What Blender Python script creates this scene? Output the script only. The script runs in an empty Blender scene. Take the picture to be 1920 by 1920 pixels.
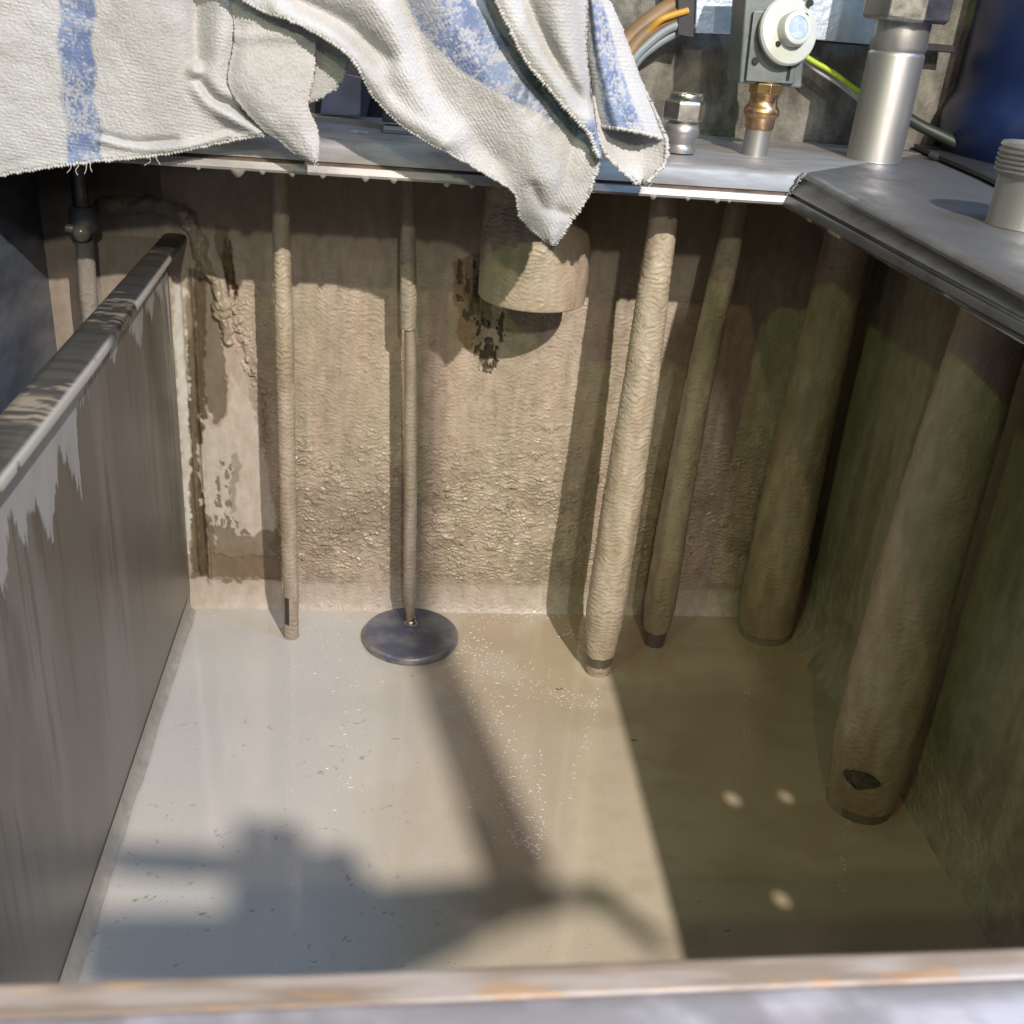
import bpy, math, random
import numpy as np
from mathutils import Matrix, Vector
random.seed(4)
SC = bpy.context.scene
# ------------------------------------------------------------------ camera
RM = np.array([[0.99227034, -0.02545729, -0.12145571],
               [-0.09703059, 0.45097488, -0.88724671],
               [0.07736037, 0.89217352, 0.44501886]])
CP = np.array([0.186577, -0.915124, 0.570335])
FPX = 1972.1
cd = bpy.data.cameras.new('camera'); cam = bpy.data.objects.new('camera', cd); SC.collection.objects.link(cam)
M4 = Matrix.Identity(4)
for i in range(3):
    for j in range(3): M4[i][j] = RM[i][j]
    M4[i][3] = CP[i]
cam.matrix_world = M4
cd.sensor_width = 36; cd.sensor_fit = 'HORIZONTAL'; cd.lens = FPX/1920*36
cd.clip_start = .01; cd.clip_end = 50
cd.dof.use_dof = True; cd.dof.focus_distance = 1.0; cd.dof.aperture_fstop = 34
SC.camera = cam
# ------------------------------------------------------------------ world
wd = bpy.data.worlds.new('World'); SC.world = wd; wd.use_nodes = True
nt = wd.node_tree; nt.nodes.clear()
out = nt.nodes.new('ShaderNodeOutputWorld'); bg = nt.nodes.new('ShaderNodeBackground')
tc = nt.nodes.new('ShaderNodeTexCoord'); sp = nt.nodes.new('ShaderNodeSeparateXYZ')
nt.links.new(tc.outputs['Generated'], sp.inputs[0])
r1 = nt.nodes.new('ShaderNodeValToRGB')
r1.color_ramp.elements[0].position = .0; r1.color_ramp.elements[0].color = (.05, .048, .045, 1)
r1.color_ramp.elements[1].position = .9; r1.color_ramp.elements[1].color = (.34, .35, .36, 1)
nt.links.new(sp.outputs[2], r1.inputs[0])
# bright bands added to the upper world for highlights on the metal
mp = nt.nodes.new('ShaderNodeMapping'); mp.inputs['Scale'].default_value = (1.2, 1.2, .6)
nt.links.new(tc.outputs['Generated'], mp.inputs[0])
wv = nt.nodes.new('ShaderNodeTexWave'); wv.inputs['Scale'].default_value = 1.1; wv.inputs['Distortion'].default_value = 1.5
nt.links.new(mp.outputs[0], wv.inputs[0])
r2 = nt.nodes.new('ShaderNodeValToRGB')
r2.color_ramp.elements[0].position = .72; r2.color_ramp.elements[0].color = (0, 0, 0, 1)
r2.color_ramp.elements[1].position = .95; r2.color_ramp.elements[1].color = (.9, .95, 1.1, 1)
nt.links.new(wv.outputs[0], r2.inputs[0])
mu = nt.nodes.new('ShaderNodeMix'); mu.data_type = 'RGBA'; mu.blend_type = 'ADD'; mu.inputs[0].default_value = 1
m2 = nt.nodes.new('ShaderNodeMix'); m2.data_type = 'RGBA'; m2.blend_type = 'MULTIPLY'; m2.inputs[0].default_value = 1
cl = nt.nodes.new('ShaderNodeMapRange'); cl.inputs[1].default_value = 0; cl.inputs[2].default_value = .35; cl.inputs[3].default_value = 0; cl.inputs[4].default_value = 1
nt.links.new(sp.outputs[2], cl.inputs[0])
# world brightened on the camera side to lighten the steel rim and plate
sy = nt.nodes.new('ShaderNodeMapRange'); sy.inputs[1].default_value = .5; sy.inputs[2].default_value = -.6; sy.inputs[3].default_value = .55; sy.inputs[4].default_value = 1.7
nt.links.new(sp.outputs[1], sy.inputs[0])
nt.links.new(r2.outputs[0], m2.inputs[6]); nt.links.new(cl.outputs[0], m2.inputs[7])
nt.links.new(r1.outputs[0], mu.inputs[6]); nt.links.new(m2.outputs[2], mu.inputs[7])
mz = nt.nodes.new('ShaderNodeMix'); mz.data_type = 'RGBA'; mz.blend_type = 'MULTIPLY'; mz.inputs[0].default_value = 1
nt.links.new(mu.outputs[2], mz.inputs[6]); nt.links.new(sy.outputs[0], mz.inputs[7])
nt.links.new(mz.outputs[2], bg.inputs[0]); bg.inputs[1].default_value = 0.44
nt.links.new(bg.outputs[0], out.inputs[0])
# ------------------------------------------------------------------ lamps of the workshop
def lamp(name, loc, power, col, rad):
    l = bpy.data.lights.new(name, 'POINT'); l.energy = power; l.color = col; l.shadow_soft_size = rad
    o = bpy.data.objects.new(name, l); o.location = loc; SC.collection.objects.link(o); return o
LKEY = (.585, -1.28, 1.236)
lamp('key_lamp', LKEY, 114, (1, .91, .83), .009)
lamp('warm_lamp', (-.16, -2.38, 2.02), 25, (1, .60, .38), .02)
lamp('green_lamp', (-1.16, -2.0, 1.75), 30, (.70, 1, .30), .02)
lamp('hall_lamp', (.3, -2.2, 1.373), 40, (1, .95, .82), .03)
lamp('cool_lamp', (1.12, -.62, 1.62), 40, (.30, .56, 1), .16)
SC.view_settings.view_transform = 'Standard'; SC.view_settings.look = 'None'
SC.view_settings.exposure = 0; SC.view_settings.gamma = 1
try: SC.view_settings.use_curve_mapping = False
except Exception: pass
SC.render.engine = 'CYCLES'
SC.cycles.use_denoising = True
SC.cycles.max_bounces = 8
# ------------------------------------------------------------------ helpers
def ray(px, py): return RM @ np.array([(px-960)/FPX, -(py-960)/FPX, -1.])
def at(px, py, ax, val):
    """point of the world plane (axis ax = val) that the photo shows at px, py"""
    d = ray(px, py); return CP + d*((val-CP[ax])/d[ax])
def X(px, py, v): return at(px, py, 0, v)
def Y(px, py, v): return at(px, py, 1, v)
def Z(px, py, v): return at(px, py, 2, v)

def hsh(i, j, k, s):
    h = (i*374761393 + j*668265263 + k*2147483647 + s*1274126177) & 0xffffffff
    h = ((h ^ (h >> 13))*1274126177) & 0xffffffff
    h = ((h ^ (h >> 16))*2246822519) & 0xffffffff
    return ((h ^ (h >> 15)) & 0xffff)/65535.0
def noise(x, y, z=0., s=0):
    x, y, z = np.broadcast_arrays(np.asarray(x, float), np.asarray(y, float), np.asarray(z, float))
    i, j, k = [np.floor(a).astype(np.int64) for a in (x, y, z)]
    f = [x-i, y-j, z-k]; u, v, w = [a*a*a*(a*(a*6-15)+10) for a in f]
    r = 0
    for a in (0, 1):
        for b in (0, 1):
            for c in (0, 1):
                r = r + hsh(i+a, j+b, k+c, s)*(u if a else 1-u)*(v if b else 1-v)*(w if c else 1-w)
    return r
def fbm(x, y, z=0., s=0, n=4):
    r = 0; a = .5; t = 0
    for o in range(n):
        r = r + a*noise(x*2**o, y*2**o, np.asarray(z)*2**o, s+o*7); t += a; a *= .5
    return r/t
def sstep(a, b, x):
    t = np.clip((x-a)/(b-a), 0, 1); return t*t*(3-2*t)
def inpoly(px, py, poly):
    c = np.zeros(px.shape, bool); n = len(poly)
    for i in range(n):
        x1, y1 = poly[i]; x2, y2 = poly[(i+1) % n]
        if y1 == y2: continue
        m = ((y1 > py) != (y2 > py)) & (px < (x2-x1)*(py-y1)/(y2-y1)+x1)
        c ^= m
    return c
def ripple(x, y, z, lam=.0045, s=0):
    """run-off ripples of drying slurry: each thickens downwards and ends in a sharp wavy lip"""
    ph = z/lam + 2.6*noise(x/.011, y/.011, z/.016, s) + 1.1*noise(x/.0038, y/.0038, z/.006, s+3) + .4*noise(x/.0016, y/.0016, z/.003, s+5)
    fr = ph-np.floor(ph)
    amp = .25+.9*noise(x/.007, y/.007, z/.004, s+9)
    return (1-fr)**1.6*amp
def lips(x, y, z, lam=.0045, s=0):
    """thin line under each ripple lip, painted dark as the shade below it"""
    ph = z/lam + 2.6*noise(x/.011, y/.011, z/.016, s) + 1.1*noise(x/.0038, y/.0038, z/.006, s+3) + .4*noise(x/.0016, y/.0016, z/.003, s+5)
    fr = ph-np.floor(ph); k = noise(x/.006, y/.006, z/.004, s+23)
    return np.maximum(sstep(.84, .95, fr), sstep(.12, .0, fr))*sstep(.42, .62, k)

def link(o, parent=None):
    SC.collection.objects.link(o)
    if parent is not None: o.parent = parent
    return o
def tag(o, label=None, cat=None, group=None, kind=None):
    if label: o['label'] = label
    if cat: o['category'] = cat
    if group: o['group'] = group
    if kind: o['kind'] = kind
    return o
def thing(name, label, cat, group=None, loc=(0, 0, 0)):
    o = bpy.data.objects.new(name, None); o.empty_display_size = .02
    SC.collection.objects.link(o); return tag(o, label, cat, group)
def mesh(name, V, F, mat, parent=None, smooth=True, col=None, bevel=0):
    me = bpy.data.meshes.new(name)
    V = np.asarray(V, float)
    if isinstance(F, np.ndarray):
        n = len(F); k = F.shape[1]
        me.vertices.add(len(V)); me.vertices.foreach_set('co', V.ravel())
        me.loops.add(n*k); me.loops.foreach_set('vertex_index', F.ravel().astype(np.int32))
        me.polygons.add(n); me.polygons.foreach_set('loop_start', np.arange(0, n*k, k, dtype=np.int32))
        me.update(calc_edges=True); me.validate()
    else:
        me.from_pydata([tuple(v) for v in V], [], F); me.update()
    if smooth: me.polygons.foreach_set('use_smooth', [True]*len(me.polygons))
    if col is not None:
        a = me.color_attributes.new('Col', 'FLOAT_COLOR', 'POINT')
        c = np.ones((len(V), 4)); c[:, :col.shape[1]] = col
        a.data.foreach_set('color', c.ravel())
    me.materials.append(mat)
    o = bpy.data.objects.new(name, me); link(o, parent)
    if bevel:
        b = o.modifiers.new('bevel', 'BEVEL'); b.width = bevel; b.segments = 3; b.limit_method = 'ANGLE'
        b.harden_normals = False
    return o
def gridF(nr, nc, wrap=False):
    i, j = np.meshgrid(np.arange(nr-1), np.arange(nc if wrap else nc-1), indexing='ij')
    i = i.ravel(); j = j.ravel(); j2 = (j+1) % nc
    return np.stack([i*nc+j, i*nc+j2, (i+1)*nc+j2, (i+1)*nc+j], 1)
class MB:
    """collects simple solids into one mesh"""
    def __init__(s): s.V = []; s.F = []
    def add(s, V, F):
        n = len(s.V); s.V += [tuple(v) for v in V]; s.F += [tuple(int(a)+n for a in f) for f in F]; return s
    def box(s, a, b, rot=None, piv=None):
        a = np.array(a, float); b = np.array(b, float)
        V = np.array([[x, y, z] for x in (a[0], b[0]) for y in (a[1], b[1]) for z in (a[2], b[2])])
        if rot is not None:
            p = (a+b)/2 if piv is None else np.array(piv); V = (V-p) @ np.array(rot).T + p
        return s.add(V, [(0, 1, 3, 2), (4, 6, 7, 5), (0, 4, 5, 1), (2, 3, 7, 6), (0, 2, 6, 4), (1, 5, 7, 3)])
    def prism(s, P, Q):
        """closed loop P joined to closed loop Q, both capped"""
        n = len(P)
        return s.add(list(P)+list(Q), [tuple(range(n))[::-1], tuple(range(n, 2*n))]+[(i, (i+1) % n, n+(i+1) % n, n+i) for i in range(n)])
    def lathe(s, prof, c=(0, 0, 0), n=40, axis=(0, 0, 1), sides=None):
        ax = Vector(axis).normalized(); q = Vector((0, 0, 1)).rotation_difference(ax)
        V = []; F = []; k = sides or n
        for r, h in prof:
            for i in range(k):
                a = 2*math.pi*i/k
                V.append(tuple(q @ Vector((r*math.cos(a), r*math.sin(a), h))+Vector(c)))
        for j in range(len(prof)-1):
            for i in range(k): F.append((j*k+i, j*k+(i+1) % k, (j+1)*k+(i+1) % k, (j+1)*k+i))
        F.append(tuple(range(k))[::-1]); F.append(tuple(range((len(prof)-1)*k, len(prof)*k)))
        return s.add(V, F)
    def tube(s, pts, r, n=14, taper=None):
        P = [Vector(p) for p in smooth_path(pts, 8)]
        V = []; F = []; up = Vector((.13, .2, 1)).normalized()
        for i, p in enumerate(P):
            t = (P[min(i+1, len(P)-1)]-P[max(i-1, 0)]).normalized()
            a = t.cross(up).normalized(); b = t.cross(a)
            rr = r if taper is None else r*(1+(taper-1)*i/(len(P)-1))
            for k in range(n):
                th = 2*math.pi*k/n; V.append(tuple(p+a*rr*math.cos(th)+b*rr*math.sin(th)))
        for i in range(len(P)-1):
            for k in range(n): F.append((i*n+k, i*n+(k+1) % n, (i+1)*n+(k+1) % n, (i+1)*n+k))
        F.append(tuple(range(n))[::-1]); F.append(tuple(range((len(P)-1)*n, len(P)*n)))
        return s.add(V, F)
    def build(s, name, mat, parent=None, smooth=False, bevel=0):
        o = mesh(name, s.V, s.F, mat, parent, smooth, None, bevel)
        if smooth or bevel:
            o.data.polygons.foreach_set('use_smooth', [True]*len(o.data.polygons))
            try:
                o.data.set_sharp_from_angle(angle=math.radians(38))
            except Exception: pass
        return o
def smooth_path(pts, k):
    P = np.array(pts, float)
    if len(P) < 3: return [P[0]*(1-t)+P[1]*t for t in np.linspace(0, 1, 3)]
    Q = np.vstack([2*P[0]-P[1], P, 2*P[-1]-P[-2]]); o = []
    for i in range(1, len(Q)-2):
        for t in np.arange(k)/k:
            a, b, c, d = Q[i-1], Q[i], Q[i+1], Q[i+2]
            o.append(.5*((2*b)+(c-a)*t+(2*a-5*b+4*c-d)*t*t+(3*b-3*c+d-a)*t**3))
    o.append(P[-1]); return o
# ------------------------------------------------------------------ materials
def mat(name, col=(.5, .5, .5), rough=.5, metal=0, spec=.5, coat=0, attr=False, var=None, vscale=(20, 20, 20), bump=0, bscale=(400, 400, 400), bdist=.0004, rvar=0, extra=None, sheen=0, coatr=.1):
    m = bpy.data.materials.new(name); m.use_nodes = True
    n = m.node_tree.nodes; L = m.node_tree.links; b = n['Principled BSDF']
    b.inputs['Base Color'].default_value = (*col, 1); b.inputs['Roughness'].default_value = rough
    b.inputs['Metallic'].default_value = metal; b.inputs['Specular IOR Level'].default_value = spec
    b.inputs['Coat Weight'].default_value = coat; b.inputs['Coat Roughness'].default_value = coatr
    if sheen: b.inputs['Sheen Weight'].default_value = sheen
    t = n.new('ShaderNodeTexCoord')
    def nz(sc, det=5, r=.6):
        mp = n.new('ShaderNodeMapping'); mp.inputs['Scale'].default_value = sc; L.new(t.outputs['Object'], mp.inputs[0])
        z = n.new('ShaderNodeTexNoise'); z.inputs['Scale'].default_value = 1; z.inputs['Detail'].default_value = det; z.inputs['Roughness'].default_value = r
        L.new(mp.outputs[0], z.inputs[0]); return z
    src = None
    if attr:
        a = n.new('ShaderNodeVertexColor'); a.layer_name = 'Col'; src = a.outputs[0]
        if attr == 2:   # alpha of the attribute = wetness / roughness
            L.new(a.outputs[1], b.inputs['Roughness'])
    if var is not None:
        z = nz(vscale); mr = n.new('ShaderNodeMapRange'); mr.inputs[1].default_value = .35; mr.inputs[2].default_value = .65
        L.new(z.outputs[0], mr.inputs[0])
        mx = n.new('ShaderNodeMix'); mx.data_type = 'RGBA'; L.new(mr.outputs[0], mx.inputs[0])
        if src is not None:
            mx.blend_type = 'MULTIPLY'; L.new(src, mx.inputs[6]); mx.inputs[7].default_value = (*var, 1)
        else:
            mx.inputs[6].default_value = (*col, 1); mx.inputs[7].default_value = (*var, 1)
        src = mx.outputs[2]
        if rvar:
            m3 = n.new('ShaderNodeMapRange'); m3.inputs[3].default_value = rough-rvar; m3.inputs[4].default_value = rough+rvar
            L.new(mr.outputs[0], m3.inputs[0]); L.new(m3.outputs[0], b.inputs['Roughness'])
    if src is not None: L.new(src, b.inputs['Base Color'])
    if bump:
        z = nz(bscale, 4); bp = n.new('ShaderNodeBump'); bp.inputs['Strength'].default_value = bump; bp.inputs['Distance'].default_value = bdist
        L.new(z.outputs[0], bp.inputs['Height']); L.new(bp.outputs[0], b.inputs['Normal'])
    return m
m_sludge = mat('sludge', rough=.5, spec=.4, attr=2, var=(.80, .77, .72), vscale=(110, 110, 60), bump=.6, bscale=(900, 900, 1100), bdist=.0003, coat=.06, coatr=.15)
m_pipe = mat('slurry_coat', rough=.5, spec=.45, attr=2, var=(.78, .75, .69), vscale=(110, 110, 40), bump=.6, bscale=(1000, 1000, 1000), bdist=.0003, coat=.1, coatr=.15)
m_steel = mat('brushed_steel', (.46, .455, .45), .5, .55, var=(.28, .27, .26), vscale=(22, 70, 70), rvar=.08, bump=.25, bscale=(20, 900, 900), bdist=.0002)
m_plate = mat('plate_steel', (.27, .28, .30), .46, .75, var=(.145, .14, .14), vscale=(30, 16, 30), rvar=.12, bump=.3, bscale=(900, 60, 300), bdist=.0002)
m_rail = mat('rail_steel', (.25, .24, .215), .40, 1, var=(.15, .14, .12), vscale=(90, 12, 90), rvar=.12, bump=.3, bscale=(900, 30, 900), bdist=.0002)
m_tubeS = mat('stainless_tube', (.42, .415, .405), .46, .85, var=(.33, .32, .31), vscale=(90, 90, 14), rvar=.09, bump=.2, bscale=(40, 40, 900), bdist=.0001)
m_nut = mat('plated_nut', (.55, .53, .48), .34, 1, var=(.45, .43, .38), vscale=(90, 90, 90), rvar=.08)
m_copper = mat('copper_fitting', (.62, .42, .27), .34, 1, var=(.42, .24, .11), vscale=(70, 70, 120), rvar=.1)
m_brass = mat('brass_nut', (.68, .50, .24), .32, 1, var=(.50, .33, .14), vscale=(70, 70, 90), rvar=.08)
m_grey = mat('grey_cast', (.20, .225, .225), .45, .35, var=(.13, .15, .15), vscale=(60, 60, 60), bump=.3, bscale=(300, 300, 300), bdist=.0004)
m_knob = mat('grey_plastic', (.50, .53, .49), .42, 0, var=(.42, .45, .40), vscale=(40, 40, 40), bump=.15)
m_label = mat('pale_disc', (.42, .47, .52), .55, 0, spec=.2, var=(.22, .32, .50), vscale=(160, 160, 160))
m_black = mat('black_rubber', (.018, .018, .02), .5, 0, var=(.03, .03, .035), vscale=(40, 40, 40), bump=.3)
m_hole = mat('dark_hole', (.006, .006, .007), .7)
m_zinc = mat('galvanised', (.66, .74, .84), .42, .6, var=(.42, .50, .60), vscale=(30, 30, 45), rvar=.12, bump=.8, bscale=(160, 160, 200), bdist=.0008)
m_conc = mat('concrete', (.24, .23, .195), .85, 0, var=(.085, .08, .065), vscale=(55, 55, 30), bump=1, bscale=(220, 220, 220), bdist=.002)
m_drum = mat('blue_plastic', (.008, .022, .095), .36, 0, spec=.5, var=(.006, .016, .07), vscale=(12, 12, 20), bump=.2, bscale=(60, 60, 60), bdist=.0006)
m_yel = mat('cable_green_yellow', (.35, .50, .02), .45)
m_gcab = mat('cable_grey', (.20, .23, .24), .5)
m_bcab = mat('cable_brown', (.24, .15, .075), .55, var=(.17, .11, .06), vscale=(50, 50, 50))
m_ycab = mat('cable_yellow', (.50, .27, .03), .5)
m_green = mat('dark_hose', (.02, .028, .02), .5)
m_block = mat('dull_block', (.10, .11, .085), .7, var=(.07, .08, .06), vscale=(40, 40, 40))
m_dark = mat('dark_panel', (.035, .035, .045), .4, .4, var=(.02, .02, .028), vscale=(30, 30, 30))
m_flake = mat('dried_flake', (.55, .50, .42), .6)
m_disc = mat('float_disc', rough=.4, attr=2, spec=.5, var=(.8, .8, .8), vscale=(60, 60, 60), coat=.35, coatr=.2)
m_drop = mat('slurry_drop', (.30, .275, .23), .12, 0, spec=.6, coat=.6, coatr=.05)
m_rim = mat('front_rim', rough=.4, metal=.5, attr=2, bump=.4, bscale=(160, 300, 200), bdist=.0004)
m_part = mat('partition_steel', rough=.4, metal=.55, attr=2, spec=.4, bump=.25, bscale=(500, 900, 20), bdist=.0002)
m_bay = mat('bay_steel', (.20, .24, .31), .36, .45, var=(.10, .12, .16), vscale=(10, 14, 40), rvar=.1, bump=.3, bscale=(100, 100, 400), bdist=.0003)
# ------------------------------------------------------------------ tank
W = .62
tank = thing('tank', 'open steel tank with slurry coated walls, holding the dip pipes and milky liquid', 'tank')
C_SL = np.array([.46, .39, .315]); C_PALE = np.array([.50, .45, .385]); C_BR = np.array([.17, .13, .075]); C_RUST = np.array([.075, .035, .015])
C_METAL = np.array([.20, .175, .125]); C_DARKW = np.array([.27, .22, .165])
# back wall: real relief
dx = .00082
xs = np.arange(-.10, W+dx, dx); zs = np.arange(-.02, .462, dx)
zz, xx = np.meshgrid(zs, xs, indexing='ij')
def warp(x, z, a, sc, s):
    return x+a*(fbm(x/sc, z/sc, 0, s)-.5)*2, z+a*(fbm(x/sc, z/sc, 9.3, s+1)-.5)*2
def wpoly(pts): return [(lambda p: (p[0], p[2]))(Y(a, b, 0)) for a, b in pts]
wx, wz = warp(xx, zz, .006, .012, 3)
wx2, wz2 = warp(xx, zz, .010, .022, 8)
wvx = xx+.006*(fbm(xx/.004, zz/.05, 0, 31)-.5)*2
# relief amplitude: strong low down in the middle, smooth near the top and left
zone = sstep(.395, .30, zz+.03*(fbm(xx/.03, zz/.03, 0, 5)-.5))
zone = zone*(.50+.60*sstep(.24, .12, zz+.06*(fbm(xx/.05, zz/.04, 0, 6)-.5)))
zone *= 1-.7*sstep(.045, .025, zz)
leftedge = np.interp(zz, [.0, .05, .15, .25, .33, .40], [.085, .083, .080, .066, .040, .024])+.012*(fbm(xx/.02, zz/.02, 0, 12)-.5)
inside = sstep(-.004, .006, xx-leftedge)
zone *= inside
zone *= .65+.7*fbm(xx/.035, zz/.045, 0, 44)
H = .0017*zone*ripple(xx, 0*xx, zz, .0046, 1)+.0008*zone*ripple(xx+.3, 0*xx, zz, .0075, 4)
lipm = lips(xx, 0*xx, zz, .0046, 1)*np.clip(zone*1.3, 0, 1)
H += .0012*inside*sstep(.38, .3, zz)                                   # thickness of the cake
blob = np.clip(fbm(xx/.0055, zz/.0045, 0, 21)-.60, 0, 1)*.011*sstep(.21, .13, zz)*sstep(.02, .05, zz)*inside*sstep(.45, .30, xx)
H += blob
# long cracks across the cake
def crackline(pts, w, depth):
    P = np.array(smooth_path([(a, b) for a, b in wpoly(pts)], 10)); d = np.full(xx.shape, 9.)
    cx_ = xx+.0022*(noise(xx/.004, zz/.004, 0, 61)-.5)*2; cz_ = zz+.0045*(noise(xx/.005, zz/.005, 0, 62)-.5)*2
    for a, b in zip(P[:-1], P[1:]):
        ab = b-a; t = np.clip(((cx_-a[0])*ab[0]+(cz_-a[1])*ab[1])/(ab@ab+1e-12), 0, 1)
        d = np.minimum(d, np.hypot(cx_-a[0]-ab[0]*t, cz_-a[1]-ab[1]*t))
    return np.exp(-(d/w)**2), depth
cr = np.zeros(xx.shape)
for pts, w, dp in [([(620, 1010), (655, 1000), (690, 982), (715, 984), (730, 1000)], .0007, 1),
                   ([(560, 1030), (600, 1034), (640, 1015)], .0006, .8),
                   ([(960, 950), (1000, 940), (1030, 925), (1060, 935)], .0006, .8),
                   ([(840, 1070), (870, 1088), (900, 1100)], .0006, .8), ([(1000, 1075), (1060, 1085), (1090, 1078)], .0006, .6),
                   ([(435, 590), (450, 640), (470, 700), (492, 740), (500, 830)], .0008, .9),
                   ([(860, 1075), (930, 1070), (990, 1090)], .0005, .6)]:
    c, d_ = crackline(pts, w, dp); cr = np.maximum(cr, c*d_)
H -= .0014*cr
# cove at the foot of the wall
H += np.where(zz < .026, .016*(1-np.sqrt(np.clip(1-((.026-zz)/.03)**2, 0, 1))), 0)
# sludge bead running over the partition end and down
beadp = np.array(smooth_path([(lambda p: (p[0], p[2]))(Y(a, b, 0)) for a, b in [(195, 385), (250, 384), (310, 390), (350, 410), (375, 460), (395, 520), (410, 570), (425, 640)]], 8))
d = np.full(xx.shape, 9.); tt = np.zeros(xx.shape)
for q_, (a, b) in enumerate(zip(beadp[:-1], beadp[1:])):
    ab = b-a; t = np.clip(((wx-a[0])*ab[0]+(wz-a[1])*ab[1])/(ab@ab+1e-12), 0, 1)
    dd = np.hypot(wx-a[0]-ab[0]*t, wz-a[1]-ab[1]*t); tt = np.where(dd < d, q_, tt); d = np.minimum(d, dd)
bw = .0085*(1-.45*tt/len(beadp)); bead = np.clip(1-(d/bw)**2, 0, 1)**.6
H += .007*bead*(.55+.9*fbm(xx/.006, zz/.006, 0, 51))
c5, _ = crackline([(440, 575), (455, 640), (475, 700), (500, 760), (505, 850)], .006, 1)
bl5 = c5*sstep(.52, .66, fbm(xx/.0045, zz/.004, 0, 55)); H += .0035*bl5; rgb5 = bl5
# vertical weld ridge left of the stain
rx = Y(378, 800, 0)[0]
ridge = np.exp(-((xx-rx-.0012*(fbm(xx*0, zz/.01, 0, 71)-.5))/.0022)**2)*sstep(.02, .03, zz)*sstep(.345, .32, zz)
ridge2 = np.exp(-((xx-rx+.0085-.001*(fbm(xx*0, zz/.01, 4, 72)-.5))/.0018)**2)*sstep(.03, .04, zz)*sstep(.345, .32, zz)
H += (.0035*ridge+.0022*ridge2)*(.6+.8*fbm(xx/.004, zz/.006, 0, 73))
# colours
col = np.zeros(xx.shape+(4,)); col[..., :3] = C_SL; rg = np.full(xx.shape, .5)
def mixc(c, m):
    m = np.clip(m, 0, 1)[..., None]; col[..., :3] = col[..., :3]*(1-m)+c*m
mixc(C_PALE, .8*(1-inside))
mixc(np.array([.44, .345, .285]), .6*sstep(.45, .65, fbm(xx/.09, zz/.12, 0, 301)))
mixc(np.array([.41, .38, .29]), .4*sstep(.48, .68, fbm(xx/.08, zz/.10, 0, 303))*inside)
mixc(np.array([.38, .33, .25]), .8*sstep(.45, .62, fbm(xx/.012, zz/.14, 0, 81)))        # faint vertical run marks
mixc(np.array([.52, .43, .345]), .5*sstep(.5, .7, fbm(xx/.02, zz/.12, 0, 83)))
mixc(C_DARKW, .85*sstep(.335, .40, zz+.02*(fbm(xx/.01, zz/.06, 0, 84)-.5)))      # darker towards the top
mixc(np.array([.30, .25, .19]), .7*sstep(.50, .66, fbm(xx/.03, zz/.025, 0, 91))*sstep(.20, .12, zz)*inside)
mixc(np.array([.50, .45, .39]), .8*sstep(.032, .024, zz))
mixc(np.array([.24, .20, .16]), np.clip(cr*1.3, 0, 1)*.8)
mixc(np.array([.17, .135, .10]), lipm*.55)  # shade under the ripple lips painted into the wall colour
mixc(np.array([.30, .25, .19]), .55*np.exp(-((xx-Y(700, 960, 0)[0])/.02)**2-((zz-Y(700, 960, 0)[2])/.035)**2)*fbm(xx/.008, zz/.008, 0, 93)*1.7)
def stain(pts, c, k=1., a=.006, sc=.012, s=3, r=None, vert=False):
    global rg
    w1, w2 = warp(xx, zz, a, sc, s)
    if vert: w1 = xx+a*(fbm(xx/.006, zz/.05, 0, s)-.5)*2; w2 = zz+.03*(fbm(xx/.004, zz/.08, 0, s+2)-.5)*2
    m = inpoly(w1, w2, wpoly(pts)).astype(float)
    m[1:-1, 1:-1] = (m[1:-1, 1:-1]*2+m[:-2, 1:-1]+m[2:, 1:-1]+m[1:-1, :-2]+m[1:-1, 2:])/6
    mixc(c, m*k)
    if r is not None: rg = rg*(1-m)+r*m
    return m
# bare metal strip beside the partition
s1 = stain([(352, 505), (395, 500), (408, 560), (418, 640), (425, 720), (418, 790), (405, 800), (385, 742), (377, 760), (372, 900), (380, 960), (400, 980), (405, 1040), (440, 1046), (530, 1040), (530, 1085), (356, 1085)], C_METAL, 1, .0045, .010, 5, .33)
s2 = stain([(350, 560), (378, 560), (385, 1070), (360, 1070)], np.array([.25, .20, .14]), .7, .003, .01, 15, .4)
stain([(366, 520), (384, 520), (388, 1075), (372, 1080)], np.array([.08, .055, .032]), .85, .0035, .007, 17, .4)
stain([(350, 640), (376, 600), (380, 1070), (360, 1075)], np.array([.12, .09, .055]), .6, .004, .006, 19, .4)
stain([(326, 520), (346, 540), (352, 700), (358, 900), (354, 1040), (346, 1030), (338, 800), (326, 640)], np.array([.60, .585, .53]), 1, .0045, .007, 25)
stain([(480, 1010), (528, 1000), (530, 1085), (440, 1085), (400, 1060), (440, 1045)], np.array([.13, .10, .065]), .75, .008, .010, 27, .35)
stain([(395, 1045), (532, 1050), (532, 1084), (395, 1086)], np.array([.24, .17, .095]), .6, .004, .01, 29, .4)
wh = stain([(376, 770), (400, 800), (425, 780), (440, 700), (470, 760), (500, 870), (520, 1000), (500, 1030), (440, 1045), (405, 1035), (400, 985), (384, 960), (374, 900)], np.array([.56, .52, .455]), .85, .007, .010, 55)
stain([(432, 860), (446, 850), (448, 960), (436, 970)], np.array([.24, .21, .17]), .6, .006, .012, 57)
stain([(400, 985), (470, 1005), (528, 985), (530, 1085), (400, 1085)], np.array([.20, .15, .095]), .85, .010, .012, 58, .38)
s3 = stain([(412, 470), (425, 440), (436, 470), (443, 520), (450, 552), (432, 560), (424, 520)], C_RUST, 1, .004, .008, 33, .3, True)
stain([(395, 420), (425, 425), (440, 500), (430, 530), (405, 470)], np.array([.14, .11, .06]), .7, .006, .012, 35)
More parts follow.
